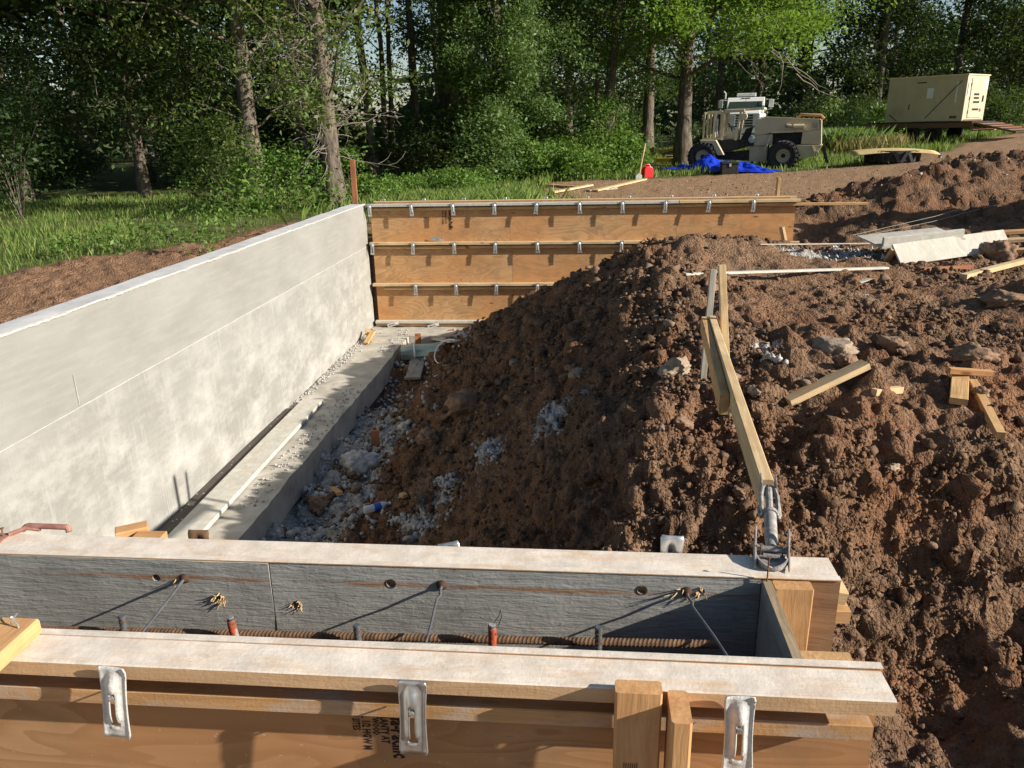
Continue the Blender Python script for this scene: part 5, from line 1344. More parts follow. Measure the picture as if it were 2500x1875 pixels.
MB().bar((-2.2, 0, ZD - .15), (-3.6, 0, .35), .12).build('drawbar', M_dark, trl)
MB().box((2.0, -1.05, ZD - .35), (2.08, 1.05, ZD - .25)).build('tail_bar', M_rustred, trl)
ge = thing('generator_box', 'large tan steel equipment box with white papers and black marks', 'equipment box', gp + Vector((0, 0, ZD + .02)), gyaw)
GL, GW = 3.10, 1.85
GH = zat(2085, 166, gp) - ZD
MB().box((-GL / 2, -GW / 2, 0), (GL / 2, GW / 2, GH), ch=.02).build('body', M_gen, ge)
MB().box((-GL / 2 - .03, -GW / 2 - .03, GH - .012), (GL / 2 + .03, GW / 2 + .03, GH + .035), ch=.008).build('lid', M_tan2, ge)
MB().box((GL / 2 + .002, -GW * .30, .12), (GL / 2 + .025, GW * .34, GH - .1), ch=.006).build('door', M_gen, ge)
def decal(name, side, u0, v0, u1, v1, m):
    if side == 'end': MB().box((GL / 2 + .027, -GW / 2 + u0 * GW, v0 * GH), (GL / 2 + .030, -GW / 2 + u1 * GW, v1 * GH)).build(name, m, ge)
    else: MB().box((-GL / 2 + u0 * GL, -GW / 2 - .006, v0 * GH), (-GL / 2 + u1 * GL, -GW / 2 - .003, v1 * GH)).build(name, m, ge)
for v0 in (.2, .5, .8): MB().tube([(GL / 2 + .03, -GW * .30 - .01, v0 * GH - .06), (GL / 2 + .03, -GW * .30 - .01, v0 * GH + .06)], .016, 8).build('hinge', M_tan2, ge, smooth=True)
MB().box((GL / 2 + .024, GW * .27, GH * .42), (GL / 2 + .055, GW * .31, GH * .56), ch=.005).build('latch', M_dark, ge)
for k in range(7): MB().box((-GL * .42, -GW / 2 - .022, GH * .16 + k * .055), (-GL * .24, -GW / 2 - .001, GH * .16 + k * .055 + .022)).build('vent_louvre', M_gen, ge)
for x_ in (-.16, .17): MB().box((x_ * GL - .008, -GW / 2 - .010, .05), (x_ * GL + .008, -GW / 2 - .001, GH - .05)).build('panel_seam', M_tan2, ge)
for s in (-1, 1): MB().tube([(GL * .35 * s, 0, GH + .03), (GL * .35 * s, 0, GH + .10), (GL * .35 * s + .08, 0, GH + .10), (GL * .35 * s + .08, 0, GH + .03)], .014, 6).build('lifting_eye', M_dark, ge)
decal('paper', 'side', .52, .52, .60, .75, M_paper); decal('paper', 'end', .80, .70, .94, .92, M_paper)
for v0 in (.56, .48, .39, .23): decal('black_mark', 'end', .36 + .02 * math.sin(v0 * 40), v0, .62 + .05 * math.cos(v0 * 30), v0 + .045, M_ink)
decal('black_mark', 'side', .38, .865, .50, .89, M_ink); decal('paint_scrape', 'side', .88, .40, .895, .86, M_paper); decal('paint_scrape', 'end', .06, .55, .09, .85, M_paper); decal('paint_scrape', 'end', .70, .2, .78, .27, M_rust)
decal('rust_streak', 'side', .30, .27, .315, .40, M_rust); decal('rust_streak', 'side', .84, .06, .93, .12, M_rust); decal('rust_streak', 'end', .05, .0, .9, .035, M_rust)
(xs_, zs_) = (.55, .05)
MB().bar((.1, -GW / 2 - .012, .12), (1.35, -GW / 2 - .012, GH * .88), .02).build('tie_strap', M_dark, ge); MB().bar((-1.4, -GW / 2 - .012, .3), (-1.05, -GW / 2 - .012, .05), .02).build('tie_strap', M_dark, ge)

# --- sheet of plywood on a flat tractor tyre
tp2 = seat_on(1925, 352)
o = thing('tractor_tyre', 'big black tractor tyre lying flat under a plywood sheet', 'tyre', tp2)
D_ = float((np.array(tp2) - CC) @ fw); Rt = 52 * DS * D_ / FPX
b = MB().lathe([(Rt * .55, .02), (Rt * .9, .0), (Rt, .08), (Rt, .30), (Rt * .9, .38), (Rt * .55, .36)], 36, None, closed=True)
for k in range(24):
    M = Matrix.Rotation(2 * math.pi * k / 24, 4, 'Z') @ Matrix.Translation((Rt, 0, .19)) @ Matrix.Rotation(.5 * (1 if k % 2 else -1), 4, 'X'); b.box((-.03, -.045, -.17), (.045, .045, .17), M)
b.build('tread_body', M_tyre, o)
V = []; F = []
Lp, Wp = 170 * DS * D_ / FPX, 1.25
for i in range(13):
    for k in range(7):
        u = i / 12 - .5; w = k / 6 - .5; V.append((u * Lp, w * Wp, .43 - .30 * u * u * 1.1 - .06 * (w * 2) ** 2))
for i in range(12):
    for k in range(6): F.append((i * 7 + k, (i + 1) * 7 + k, (i + 1) * 7 + k + 1, i * 7 + k + 1))
s_ = MB().add(V, F).build('plywood_sheet', plywood('pale_plywood', (.64, .52, .28), (.56, .44, .22)), loc=tp2 + Vector((-.05, 0, .0)), rot=(.05, 0, -.18), smooth=True)
md = s_.modifiers.new('t', 'SOLIDIFY'); md.thickness = .015
tag(s_, 'sagging pale plywood sheet laid on the tractor tyre', 'plywood')
pc = G(2030, 342, 0, 6, 30)
t = thing('standpipe', 'grey pipe end with blue cap poking out of the spoil heap', 'pipe', pc)
MB().tube([(0, 0, -.15), (0, 0, .07)], .05, 16).build('pipe', M_oldwood, t, smooth=True); MB().lathe([(.052, .06), (.056, .065), (.056, .12), (.04, .13), (.001, .133)], 18).build('cap', M_bluecap, t, smooth=True)

# --- blue tarpaulin, cooler, fuel can, shovel, yellow implement
tq0 = seat_on(1470, 374); tq1 = seat_on(1664, 374); tc_ = (tq0 + tq1) / 2; TL = (tq1 - tq0).length; ta = math.atan2(tq1.y - tq0.y, tq1.x - tq0.x)
nx_, ny_ = 90, 34; us = np.linspace(-.5, .5, nx_); vs_ = np.linspace(-.5, .5, ny_); U, V2 = np.meshgrid(us, vs_)
env = np.clip(1 - (np.abs(U) * 2) ** 2.2, 0, 1) ** .7 * np.clip(1 - (np.abs(V2) * 2) ** 2.4, 0, 1) ** .8
hump = .33 * np.exp(-((U + .12) / .12) ** 2) + .11 * np.exp(-((U - .2) / .17) ** 2) + .08
crease = np.abs(fbm(U * 9 + V2 * 4, V2 * 5 - U * 2, 0, 12, 3)); cre2 = fbm(U * 26, V2 * 12, 0, 15, 2)
Zt = env * (hump + .13 * (crease - .35)) + .018 * cre2 * (env + .25) + .025
ed = 1 + .10 * fbm(U * 5, V2 * 5, 3, 18, 2)
P = np.stack([U * TL * 1.22 * ed, V2 * 1.3 * ed * (1 - .35 * np.abs(U) * 2), np.maximum(Zt, .012)], -1).reshape(-1, 3)
idx = np.arange(nx_ * ny_).reshape(ny_, nx_); F = np.stack([idx[:-1, :-1], idx[:-1, 1:], idx[1:, 1:], idx[1:, :-1]], -1).reshape(-1, 4)
o = link('tarpaulin', fast_mesh('tarpaulin', P, F), M_tarp, loc=(tc_.x, tc_.y + .35, tc_.z + .05), rot=(0, 0, ta)); tag(o, 'crumpled bright blue tarpaulin on the grass before the loader', 'tarpaulin')
pc = seat_on(1574, 377)
t = thing('tool_chest', 'dark lidded chest standing in front of the blue tarpaulin', 'chest', pc, -.1)
MB().box((-.25, -.17, 0), (.25, .17, .30), ch=.02).build('body', M_dark, t); MB().box((-.265, -.185, .30), (.265, .185, .37), ch=.025).build('lid', M_black, t)
MB().tube([(-.12, -.02, .37), (-.12, -.02, .42), (.12, -.02, .42), (.12, -.02, .37)], .014, 6).build('handle', M_black, t); MB().box((-.03, -.19, .24), (.03, -.168, .33)).build('latch', M_chrome, t)
pc = seat_on(1398, 385)
t = thing('fuel_can', 'bright red plastic fuel can standing at the grass edge', 'fuel can', pc, .3)
MB().prism([(-.15, 0), (.15, 0), (.15, .27), (.12, .33), (.03, .36), (-.10, .34), (-.15, .28)], -.10, .10).build('body', M_red, t, bevel=.03)
MB().tube([(-.10, 0, .33), (-.08, 0, .40), (.05, 0, .40), (.10, 0, .33)], .018, 8).build('handle', M_red, t, smooth=True); MB().tube([(.11, 0, .31), (.15, 0, .36)], .03, 10).build('cap', M_black, t, smooth=True)
pc = seat_on(1380, 388)
t = thing('shovel', 'shovel standing upright in the dirt beside the red can', 'shovel', pc, .2)
hz = LD * 66 * DS / FPX
MB().tube([(0, 0, .05), (.06, .02, .4), (.20 * LD / 28, .05, hz * .98)], .022, 7).build('handle', M_wood2, t, smooth=True)
MB().prism([(-.10, -.06), (.10, -.06), (.09, .12), (.03, .18), (-.03, .18), (-.09, .12)], -.012, .012).build('blade', M_chrome, t)
yi = seat_on(1470, 352)
t = thing('loader_attachment', 'yellow steel fork attachment lying in the grass left of the loader', 'attachment', yi, yaw)
K2 = float((np.array(yi) - CC) @ fw) / FPX * DS
def yb_(name, a, c, w, y, m): MB().bar(((a[0] - 1470) * K2, y, (350 - a[1]) * K2), ((c[0] - 1470) * K2, y, (350 - c[1]) * K2), w, w, (0, 1, 0), .008).build(name, m, t)
yb_('fork_arm', (1411, 330), (1450, 322), .10, -.5, M_yellow); yb_('fork_arm', (1450, 322), (1505, 314), .10, -.5, M_yellow); yb_('fork_arm', (1420, 344), (1458, 343), .16, -.2, M_yellow)
yb_('fork_arm', (1430, 336), (1470, 338), .06, .5, M_white); yb_('frame_bar', (1455, 346), (1490, 346), .10, .1, M_yellow); yb_('cross_bar', (1452, 345), (1492, 318), .06, -.55, M_rust); yb_('upright', (1488, 350), (1490, 314), .09, .2, M_rust)
yb_('upright', (1466, 346), (1462, 326), .09, .3, M_rust); yb_('frame_bar', (1476, 349), (1500, 349), .13, .3, M_yellow); yb_('hose', (1440, 338), (1480, 332), .05, 0, M_rust)
for x1, y1, x2, y2, m, lb in ((1165, 402, 1252, 408, M_wood, 'orange board lying at the edge of the weeds'), (1192, 420, 1276, 404, M_wood2, 'pale board pointing towards the weeds'), (1285, 416, 1392, 391, M_wood2, 'longest pale board lying towards the red can'), (1270, 414, 1330, 408, M_oldwood, 'grey board half under the longest pale board')):
    a = seat_on(x1, y1); b_ = seat_on(x2, y2); lift = .05 if 'grey' not in lb else .02
    tag(board_ab('yard_board', a + Vector((0, 0, lift)), b_ + Vector((0, 0, lift)), .16, .04, m), lb, 'board')

# --- pole barn and pole far beyond the wood
pb_ = Vector(aty(905, 165, 72)); g0 = gz(pb_.x, 72.0)
t = thing('pole_barn', 'far pale roof and posts glimpsed between the trunks', 'barn', (pb_.x + 1.5, 72, g0), .05)
zt = float(aty(880, 163, 72)[2]) - g0
MB().prism([(-4.2, zt), (9, zt + .5), (9, zt + .25), (-4.2, zt - .25)], 0, 8).build('roof', M_white, t)
for x_ in (-4, 4, 8.6):
    MB().box((x_ - .12, .1, 0), (x_ + .12, .35, zt - .1)).build('post', M_chrome, t)
MB().box((-4.1, .1, zt - 1.2), (8.7, .3, zt - 1.0)).build('truss', M_chrome, t)
pp = Vector(aty(1137, 215, 66)); g0 = gz(pp.x, 66.0)
t = thing('utility_post', 'thin white post far behind the trees', 'post', (pp.x, 66, g0)); MB().tube([(0, 0, 0), (0, 0, float(aty(1137, 195, 66)[2]) - g0)], .12, 8).build('shaft', M_white, t, smooth=True)
MB().box((-.2, -.2, 0), (.2, .2, .3)).build('base', M_conc, t)
# ------------------------------------------------------------------ vegetation
def leaf_quads(C, size, r, droop=.35, flat=.55, width=.5):
    """one folded diamond per leaf at centres C"""
    n = len(C); size = np.broadcast_to(size, (n,)) * r.uniform(.65, 1.3, n)
    az = r.uniform(0, 2 * math.pi, n); el = r.normal(-droop, .5, n)
    d = np.stack([np.cos(az) * np.cos(el), np.sin(az) * np.cos(el), np.sin(el)], -1)
    up = r.normal(size=(n, 3)) * flat + np.array([0, 0, 1.0]); w = np.cross(up, d); w /= np.maximum(np.linalg.norm(w, axis=1, keepdims=True), 1e-6)
    nn = np.cross(d, w)
    s = size[:, None]
    a = C - d * s * .5; t = C + d * s * .5; m1 = C + w * s * width * .5 + nn * s * .10; m2 = C - w * s * width * .5 + nn * s * .10
    V = np.stack([a, m1, t, m2], 1).reshape(-1, 3)
    F = np.arange(n * 4).reshape(-1, 4)
    return V, F
def unit(v): return v / max(np.linalg.norm(v), 1e-9)

def tree_meshes(seed, H, r0, cb, cr, leaf, per, nl=16, lean=(0, 0), zvis=7.0, sub=5, clr=.42, droop=.0, shape=1.0, leafy=1.0, twigs=0, bend=.25, hi=.16, zcut=None):
    """trunk-and-limb mesh and leaf mesh in local space (base at origin)"""
    r = np.random.RandomState(seed); b = MB()
    npt = 10; us = np.linspace(0, 1, npt)
    jx = np.cumsum(r.normal(0, bend * .5, npt)) * us; jy = np.cumsum(r.normal(0, bend * .5, npt)) * us; jx -= jx[0]; jy -= jy[0]
    tp = np.stack([jx + lean[0] * us * H, jy + lean[1] * us * H, us * H - .25], -1)
    rad = r0 * (1 - .82 * us) * (1 + .5 * np.exp(-us * H / .35)); rad[-1] = r0 * .1
    # denser rings low down, slightly knobbly
    uu = np.concatenate([np.linspace(0, .5, 26), np.linspace(.55, 1, 8)])
    path = np.stack([np.interp(uu, us, tp[:, k]) for k in range(3)], -1); pr_ = np.interp(uu, us, rad) * (1 + .06 * r.normal(size=len(uu)))
    b.tube([tuple(p) for p in path], list(pr_), 10)
    leaves = []; sizes = []
    def trunk_at(u): return np.array([np.interp(u, us, tp[:, k]) for k in range(3)]), float(np.interp(u, us, rad))
    ga = r.uniform(0, 6)
    for i in range(nl):
        u = cb / H + (1 - cb / H) * ((i + .3 * r.rand()) / nl) ** 1.15 * .95
        p, rr = trunk_at(u); ga += 2.4 + r.normal(0, .3)
        rel = (u * H - cb) / max(H - cb, .1)
        L = cr * (shape * (1 - rel) ** .6 + (1 - shape) * math.sin(math.pi * min(.98, rel * .9 + .1))) * r.uniform(.75, 1.15); L = max(L, .5)
        el = r.uniform(.05, .45) + .5 * rel - droop
        d = np.array([math.cos(ga) * math.cos(el), math.sin(ga) * math.cos(el), math.sin(el)])
        pts = [p]; cur = d.copy(); m = 6
        for k in range(m):
            cur = unit(cur + r.normal(0, .16, 3) + np.array([0, 0, (.10 if k < 3 else -.10 - droop * .3)])); pts.append(pts[-1] + cur * L / m)
        lr = min(rr * .45, .012 + L * .0095)
        b.tube([tuple(q_) for q_ in pts], list(np.linspace(lr, .008, m + 1)), 5, False)
        for j in range(sub):
            t_ = .25 + .75 * (j + r.rand()) / sub; f = t_ * m; k0 = min(int(f), m - 1); s0 = pts[k0] + (pts[k0 + 1] - pts[k0]) * (f - k0)
            sd = unit(unit(pts[k0 + 1] - pts[k0]) * .7 + r.normal(0, .65, 3) + np.array([0, 0, .05 - droop * .4])); sl_ = L * r.uniform(.18, .42)
            s1 = s0 + sd * sl_ * .55 + r.normal(0, .05, 3); s2 = s1 + unit(sd + r.normal(0, .3, 3)) * sl_ * .5
            b.tube([tuple(s0), tuple(s1), tuple(s2)], [lr * .32, lr * .2, .004], 4, False)
            for c_, n_ in ((s2, 1.0), (s1, .8), (s0, .55)):
                high = c_[2] > zvis
                if r.rand() > leafy and not (high and hi > .3): continue
                n = max(2, int(per * n_ * r.uniform(.5, 1.5) * (hi if high else 1)))
                cl = clr * r.uniform(.7, 1.3) * (1.25 if high else 1)
                cc = c_ + r.normal(0, 1, (n, 3)) * np.array([cl, cl, cl * .62])
                leaves.append(cc); sizes.append(np.full(n, leaf * (2.5 if high else 1)))
    tw = MB()
    for i in range(twigs):          # bare dead twigs low on the stem
        u = r.uniform(.09, min(.5, 4.5 / H)); p, rr = trunk_at(u); az = r.uniform(1.6, 4.9) if r.rand() < .75 else r.uniform(0, 6.3); L = r.uniform(.5, 1.7)
        cur = np.array([math.cos(az), math.sin(az), r.uniform(-.15, .6)]); pts = [p]
        for k in range(6): cur = unit(cur + r.normal(0, .28, 3) + np.array([0, 0, -.05])); pts.append(pts[-1] + cur * L / 6)
        tw.tube([tuple(q_) for q_ in pts], list(np.linspace(.012, .003, 7)), 4, False)
        for j in range(4):
            k0 = r.randint(1, 6); e = [pts[k0]]; c2 = unit(r.normal(0, 1, 3) + unit(pts[k0] - pts[k0 - 1]))
            for k in range(3): c2 = unit(c2 + r.normal(0, .35, 3)); e.append(e[-1] + c2 * L * .12)
            tw.tube([tuple(q_) for q_ in e], [.005, .004, .003, .002], 3, False)
    C = np.concatenate(leaves) if leaves else np.zeros((0, 3)); S = np.concatenate(sizes) if sizes else np.zeros(0)
    ok = C[:, 2] > .15
    if zcut: ok &= C[:, 2] > np.interp(C[:, 0], [zcut[0], zcut[1]], [zcut[2], zcut[3]]) + .35 * fbm(C[:, 0] * .8, C[:, 1] * .8, 0, 3, 2)
    V, F = leaf_quads(C[ok], S[ok], r)
    tm = b.mesh('trunk'); tm.polygons.foreach_set('use_smooth', [True] * len(tm.polygons))
    return tm, fast_mesh('crown', V, F), (tw if twigs else None)

def plant_tree(name, label, x, y, meshes, lm, group=None, rotz=0.0, s=1.0, cat='tree', dz=0.0):
    t = thing(name, label, cat, (x, y, gz(x, y) - .05 + dz), rotz, group); t.scale = (s, s, s)
    tm, cm, tw = meshes
    for nm, me, m in (('trunk', tm, M_bark), ('crown', cm, lm)):
        o = bpy.data.objects.new(nm, me); COL.objects.link(o); o.parent = t
        if not me.materials: me.materials.append(m)
    if tw is not None: tw.build('bare_twigs', M_twig, t)
    return t
def xat(xd, y, yd=340): return float(aty(xd, yd, y)[0])
TREES = (
    # name, label, place across the photo, distance, seed, height, stem radius, crown base, crown radius, leaf, leaves per tuft, shape, leaves
    ('oak_tree', 'sunlit straight oak trunk with bare twigs close behind the wall corner', 716, 17.0, 3, 15, .20, 1.7, 5.4, .115, 46, dict(nl=34, sub=5, leafy=.8, clr=.27, twigs=95, bend=.05, lean=(-.012, 0), zvis=4.2, hi=.42, shape=.12), M_leaf_oak),
    ('oak_tree', 'tall oak with a shaded trunk left of the twiggy one', 546, 22.5, 5, 17, .25, 2.0, 6.0, .14, 60, dict(nl=30, sub=6, leafy=.9, twigs=14, bend=.05, zvis=5.2, hi=.5, shape=.15), M_leaf_oak),
    ('oak_tree', 'dark spreading oak over the left grass', 300, 25, 8, 16, .16, 1.9, 6.0, .15, 66, dict(nl=28, sub=7, droop=.12, zvis=5.2, hi=.5, shape=.6), M_leaf_shaded),  # both left oaks take the darkened leaf colour, standing in for shade
    ('oak_tree', 'dark oak at the far left edge', 40, 24, 9, 16, .15, 1.6, 5.6, .15, 66, dict(nl=28, sub=7, droop=.15, zvis=5.2, hi=.5, shape=.7), M_leaf_shaded),
    ('slim_tree', 'slim leaning trunk with sunlit lower bark right of the stake', 808, 27, 12, 15, .17, 3.0, 2.4, .13, 40, dict(nl=18, sub=4, leafy=.7, lean=(-.03, 0), zvis=6, shape=.2), M_leaf_oak),
    ('slim_tree', 'slender left stem of a forked pair in front of the sky gap', 832, 29, 14, 14, .12, 3.4, 2.0, .13, 26, dict(nl=14, sub=3, leafy=.4, lean=(.012, 0), zvis=6, shape=.2), M_leaf_shaded),
    ('slim_tree', 'slender right stem of the forked pair', 846, 29.3, 15, 14, .115, 3.2, 2.2, .13, 26, dict(nl=14, sub=3, leafy=.4, lean=(.035, 0), zvis=6, shape=.2), M_leaf_shaded),
    ('dark_tree', 'dark straight trunk right of the forked pair', 903, 33, 16, 16, .20, 3.6, 2.6, .15, 30, dict(nl=14, sub=4, leafy=.5, bend=.06, zvis=6.5, shape=.2), M_leaf_shaded),
    ('thick_tree', 'very thick dark trunk behind the leafy elm', 975, 37, 17, 18, .52, 4.2, 3.4, .18, 40, dict(nl=16, sub=5, bend=.05, zvis=7.5, shape=.3), M_leaf_shaded),
    ('thick_tree', 'sunlit trunk hugging the very thick dark one', 1008, 35, 18, 16, .24, 3.6, 2.6, .16, 36, dict(nl=14, sub=5, bend=.06, zvis=7, shape=.3), M_leaf_shaded),
    ('elm_tree', 'leafy elm with layered low foliage in the middle of the wood edge', 1078, 25.5, 21, 11, .22, 2.1, 2.5, .115, 92, dict(nl=46, sub=7, droop=.06, clr=.26, bend=.06, zvis=5.6, hi=.4, shape=.45), M_leaf_elm),
    ('leaning_tree', 'trunk leaning right behind the bright weeds', 1302, 29.5, 23, 15, .21, 3.0, 4.4, .14, 60, dict(nl=26, sub=6, lean=(.07, 0), zvis=6.0, hi=.4, shape=.25), M_leaf_elm),
    ('slim_tree', 'thin pale trunk beside the leaning one', 1288, 31, 24, 14, .10, 3.8, 2.0, .14, 30, dict(nl=12, sub=4, zvis=6.5, shape=.2), M_leaf_elm),
    ('maple_tree', 'big bright green tree arching over the truck', 1474, 30.5, 26, 15, .29, 3.3, 7.4, .16, 120, dict(nl=40, sub=9, droop=.10, zcut=(3.5, 6.5, 3.75, 2.3), clr=.42, bend=.05, zvis=6.2, hi=.4, shape=.75), M_leaf_bright),
    ('dark_tree', 'dark tree behind the bright green one', 1395, 37, 28, 16, .28, 3.2, 4.8, .17, 60, dict(nl=22, sub=6, zvis=7, hi=.3, shape=.3), M_leaf_shaded),
    ('dark_tree', 'dark tree in the left middle of the wood', 655, 31, 29, 17, .24, 2.4, 3.6, .16, 60, dict(nl=22, sub=6, zvis=6.6, hi=.3, shape=.4), M_leaf_shaded),
    ('dark_tree', 'tall dark tree left of the equipment box', 1880, 46, 31, 17, .26, 1.4, 4.6, .20, 60, dict(nl=26, sub=6, zvis=8.2, droop=.1), M_leaf_shaded),
    ('dark_tree', 'tall dark tree behind the equipment box', 2040, 49, 32, 18, .26, 1.2, 4.8, .20, 60, dict(nl=26, sub=6, zvis=8.6, droop=.1), M_leaf_shaded),
    ('dark_tree', 'tall dark tree at the right edge', 2185, 46, 33, 17, .26, 1.2, 4.8, .20, 64, dict(nl=26, sub=6, zvis=8.2, droop=.12), M_leaf_shaded),
)
for nm, lb, xd, y, sd, H, r0, cb, cr, lf, per, kw, lm in TREES:
    plant_tree(nm, lb, xat(xd, y), y, tree_meshes(sd, H, r0, cb, cr, lf, per, **kw), lm)
# the bare branch hanging from the bright tree
b = MB(); r = np.random.RandomState(4); p0 = np.array(aty(1600, 60, 28.6))
for i in range(9):
    cur = np.array([.8, 0, -.75]) + r.normal(0, .25, 3); pts = [p0 + r.normal(0, .3, 3) + np.array([.25 * i, 0, -.22 * i])]
    for k in range(6): cur = unit(cur + r.normal(0, .25, 3)); pts.append(pts[-1] + cur * .33)
    b.tube([tuple(q_ - p0) for q_ in pts], list(np.linspace(.022, .005, 7)), 4, False)
tag(b.build('bare_branch', M_twig, loc=p0), 'grey dead branch hanging in the bright green tree', 'branch')

# forest behind: a few kinds, copied
KINDS = [tree_meshes(40 + i, 15 + 2 * (i % 3), .2 + .03 * i, 1.6 + .4 * i, 3.6 + .4 * i, .26, 22, nl=22, sub=6, zvis=8.2, clr=.55, droop=.08, hi=.2, shape=.6) for i in range(4)]
r = np.random.RandomState(77)
spots = []
for k in range(400):
    if len(spots) >= 44: break
    y = r.uniform(37, 72); x = r.uniform(-.80, .82) * y
    az = math.degrees(math.atan2(x, y))
    if any((x - a) ** 2 + (y - c) ** 2 < 14 for a, c in spots): continue
    if -15.5 < az < -4.8: continue           # the sky gap
    if -4.6 < az < -2.6 and r.rand() < .8: continue
    if 9 < az < 30 and y < 45: continue
    spots.append((x, y))
for i, (x, y) in enumerate(spots):
    plant_tree('forest_tree', 'tree of the dark wood behind the clearing', x, y, KINDS[i % 4], M_leaf_shaded, 'trees of the dark wood', r.uniform(0, 6), r.uniform(.85, 1.2))
# trees out of the picture on the left whose shade falls into the wood
for i, (x, y) in enumerate(((-18, 19), (-22, 27), (-15, 33), (-9, 36))):
    plant_tree('forest_tree', 'tree of the dark wood behind the clearing', x, y, KINDS[(i + 1) % 4], M_leaf_shaded, 'trees of the dark wood', i * 1.3, 1.05)

# undergrowth
def bush_meshes(seed, rx, h, n, leaf, stems=9, gaps=.5):
    r = np.random.RandomState(seed); b = MB(); Cs = []
    for i in range(stems):
        az = r.uniform(0, 6.3); e = np.array([rx * .8 * r.uniform(.2, 1) * math.cos(az), rx * .8 * r.uniform(.2, 1) * math.sin(az), h * r.uniform(.6, 1.0)])
        m1 = e * np.array([.35, .35, .6]) + r.normal(0, .06, 3)
        b.tube([(0, 0, -.05), tuple(m1), tuple(e)], [.0035 * h + .002, .0025 * h + .001, .0015], 4, False)
    k = max(6, int(n / 26))
    for i in range(k):
        az = r.uniform(0, 6.3); rr = math.sqrt(r.rand()); z = h * (.10 + .9 * r.rand() ** .8) ; lim = math.sqrt(max(.05, 1 - (z / h) ** 2.4))
        c = np.array([rx * rr * lim * math.cos(az), rx * rr * lim * math.sin(az), z])
        Cs.append(c + r.normal(0, 1, (26, 3)) * np.array([.17, .17, .12]) * max(.6, min(1.6, rx)))
    C = np.concatenate(Cs); C = C[C[:, 2] > .02]
    V, F = leaf_quads(C, leaf, r, .25, .6, .5)
    return b.mesh('stems'), fast_mesh('foliage', V, F)
def plant_bush(name, label, x, y, meshes, lm, group=None, s=1.0, rotz=0.0):
    t = thing(name, label, 'bush', (x, y, gz(x, y) - .03), rotz, group); t.scale = (s, s, s)
    for nm, me, m in (('stems', meshes[0], M_bark), ('foliage', meshes[1], lm)):
        o = bpy.data.objects.new(nm, me); COL.objects.link(o); o.parent = t
        if not me.materials: me.materials.append(m)
    return t
plant_bush('bush', 'large sunlit bush under the leafy elm', xat(1062, 24.2), 24.2, bush_meshes(1, 1.25, 2.4, 3600, .13), M_leaf_elm)
plant_bush('bush', 'broad low bush left of the twiggy oak trunk', xat(600, 16.6), 16.6, bush_meshes(2, 1.35, 1.25, 3400, .10), M_leaf_weed)
plant_bush('bush', 'upright bush between the two big oak trunks', xat(480, 19.0), 19.0, bush_meshes(3, 1.2, 2.0, 2600, .11), M_leaf_oak)
plant_bush('bush', 'bright sapling clump right of the twiggy oak trunk', xat(745, 17.5), 17.5, bush_meshes(4, .55, 1.3, 700, .12), M_leaf_weed)
plant_bush('bush', 'dense shrub on the vine-covered elm foot', xat(1090, 24.9), 24.9, bush_meshes(5, 1.0, 1.8, 2000, .12), M_leaf_weed)
plant_bush('bush', 'leafy shrub at the foot of the leaning trunk', xat(1310, 27.2), 27.2, bush_meshes(6, 1.25, 2.4, 2800, .12), M_leaf_weed)
plant_bush('bush', 'dark shrub in the shade at the far left', xat(20, 17.5), 17.5, bush_meshes(7, 1.3, 2.6, 2600, .11), M_leaf_shaded)
plant_bush('bush', 'shrub with brown seed heads right of the loader', xat(1800, 34.5), 34.5, bush_meshes(9, 1.1, 1.9, 1500, .14), M_tallgrass)
plant_bush('bush', 'bright sapling beside the left end of the equipment box', xat(1905, 36.0), 36.0, bush_meshes(10, .9, 1.5, 900, .16), M_leaf_weed)
BK = [bush_meshes(20 + i, 1.1 + .15 * i, 1.1 + .35 * i, 1500, .13) for i in range(3)]
BW = [bush_meshes(30 + i, .75, .9, 900, .11) for i in range(3)]
r = np.random.RandomState(31)
n_ = 0
for k in range(40):                                    # bright weeds along the wood edge
    xd = 1130 + 222 * (k / 40.0) + r.uniform(-12, 10); y = 24.3 + 4.4 * r.rand() + max(0, xd - 1270) * .02
    plant_bush('weed_clump', 'bright green weed clump along the sunny wood edge', xat(xd, y), y, BW[k % 3], M_leaf_weed, 'weeds along the wood edge', r.uniform(.8, 1.35), r.uniform(0, 6))
for k in range(26):
    xd = 770 + 280 * (k / 26.0) + r.uniform(-12, 12); y = 17.2 + 4.5 * r.rand() + (xd - 770) * .006
    plant_bush('weed_clump', 'green weed clump behind the far form', xat(xd, y), y, BW[k % 3], M_leaf_weed, 'weeds behind the far form', r.uniform(.4, .75), r.uniform(0, 6))
for k in range(74):                                    # undergrowth of the wood
    y = r.uniform(27, 46); x = r.uniform(-.75, .80) * y; az = math.degrees(math.atan2(x, y))
    if 8 < az < 36 and y < 40: continue
    if x > 2 and y < 33: continue
    plant_bush('undergrowth_shrub', 'shrub of the shady undergrowth', x, y, BK[k % 3], M_leaf_shaded, 'undergrowth of the wood', r.uniform(.9, 1.6), r.uniform(0, 6))
for k in range(14):
    xd = 1700 + 520 * k / 14.0; y = r.uniform(38.5, 42)
    plant_bush('undergrowth_shrub', 'shrub of the shady undergrowth', xat(xd, y), y, BK[k % 3], M_leaf_shaded, 'undergrowth of the wood', r.uniform(.8, 1.3), r.uniform(0, 6))

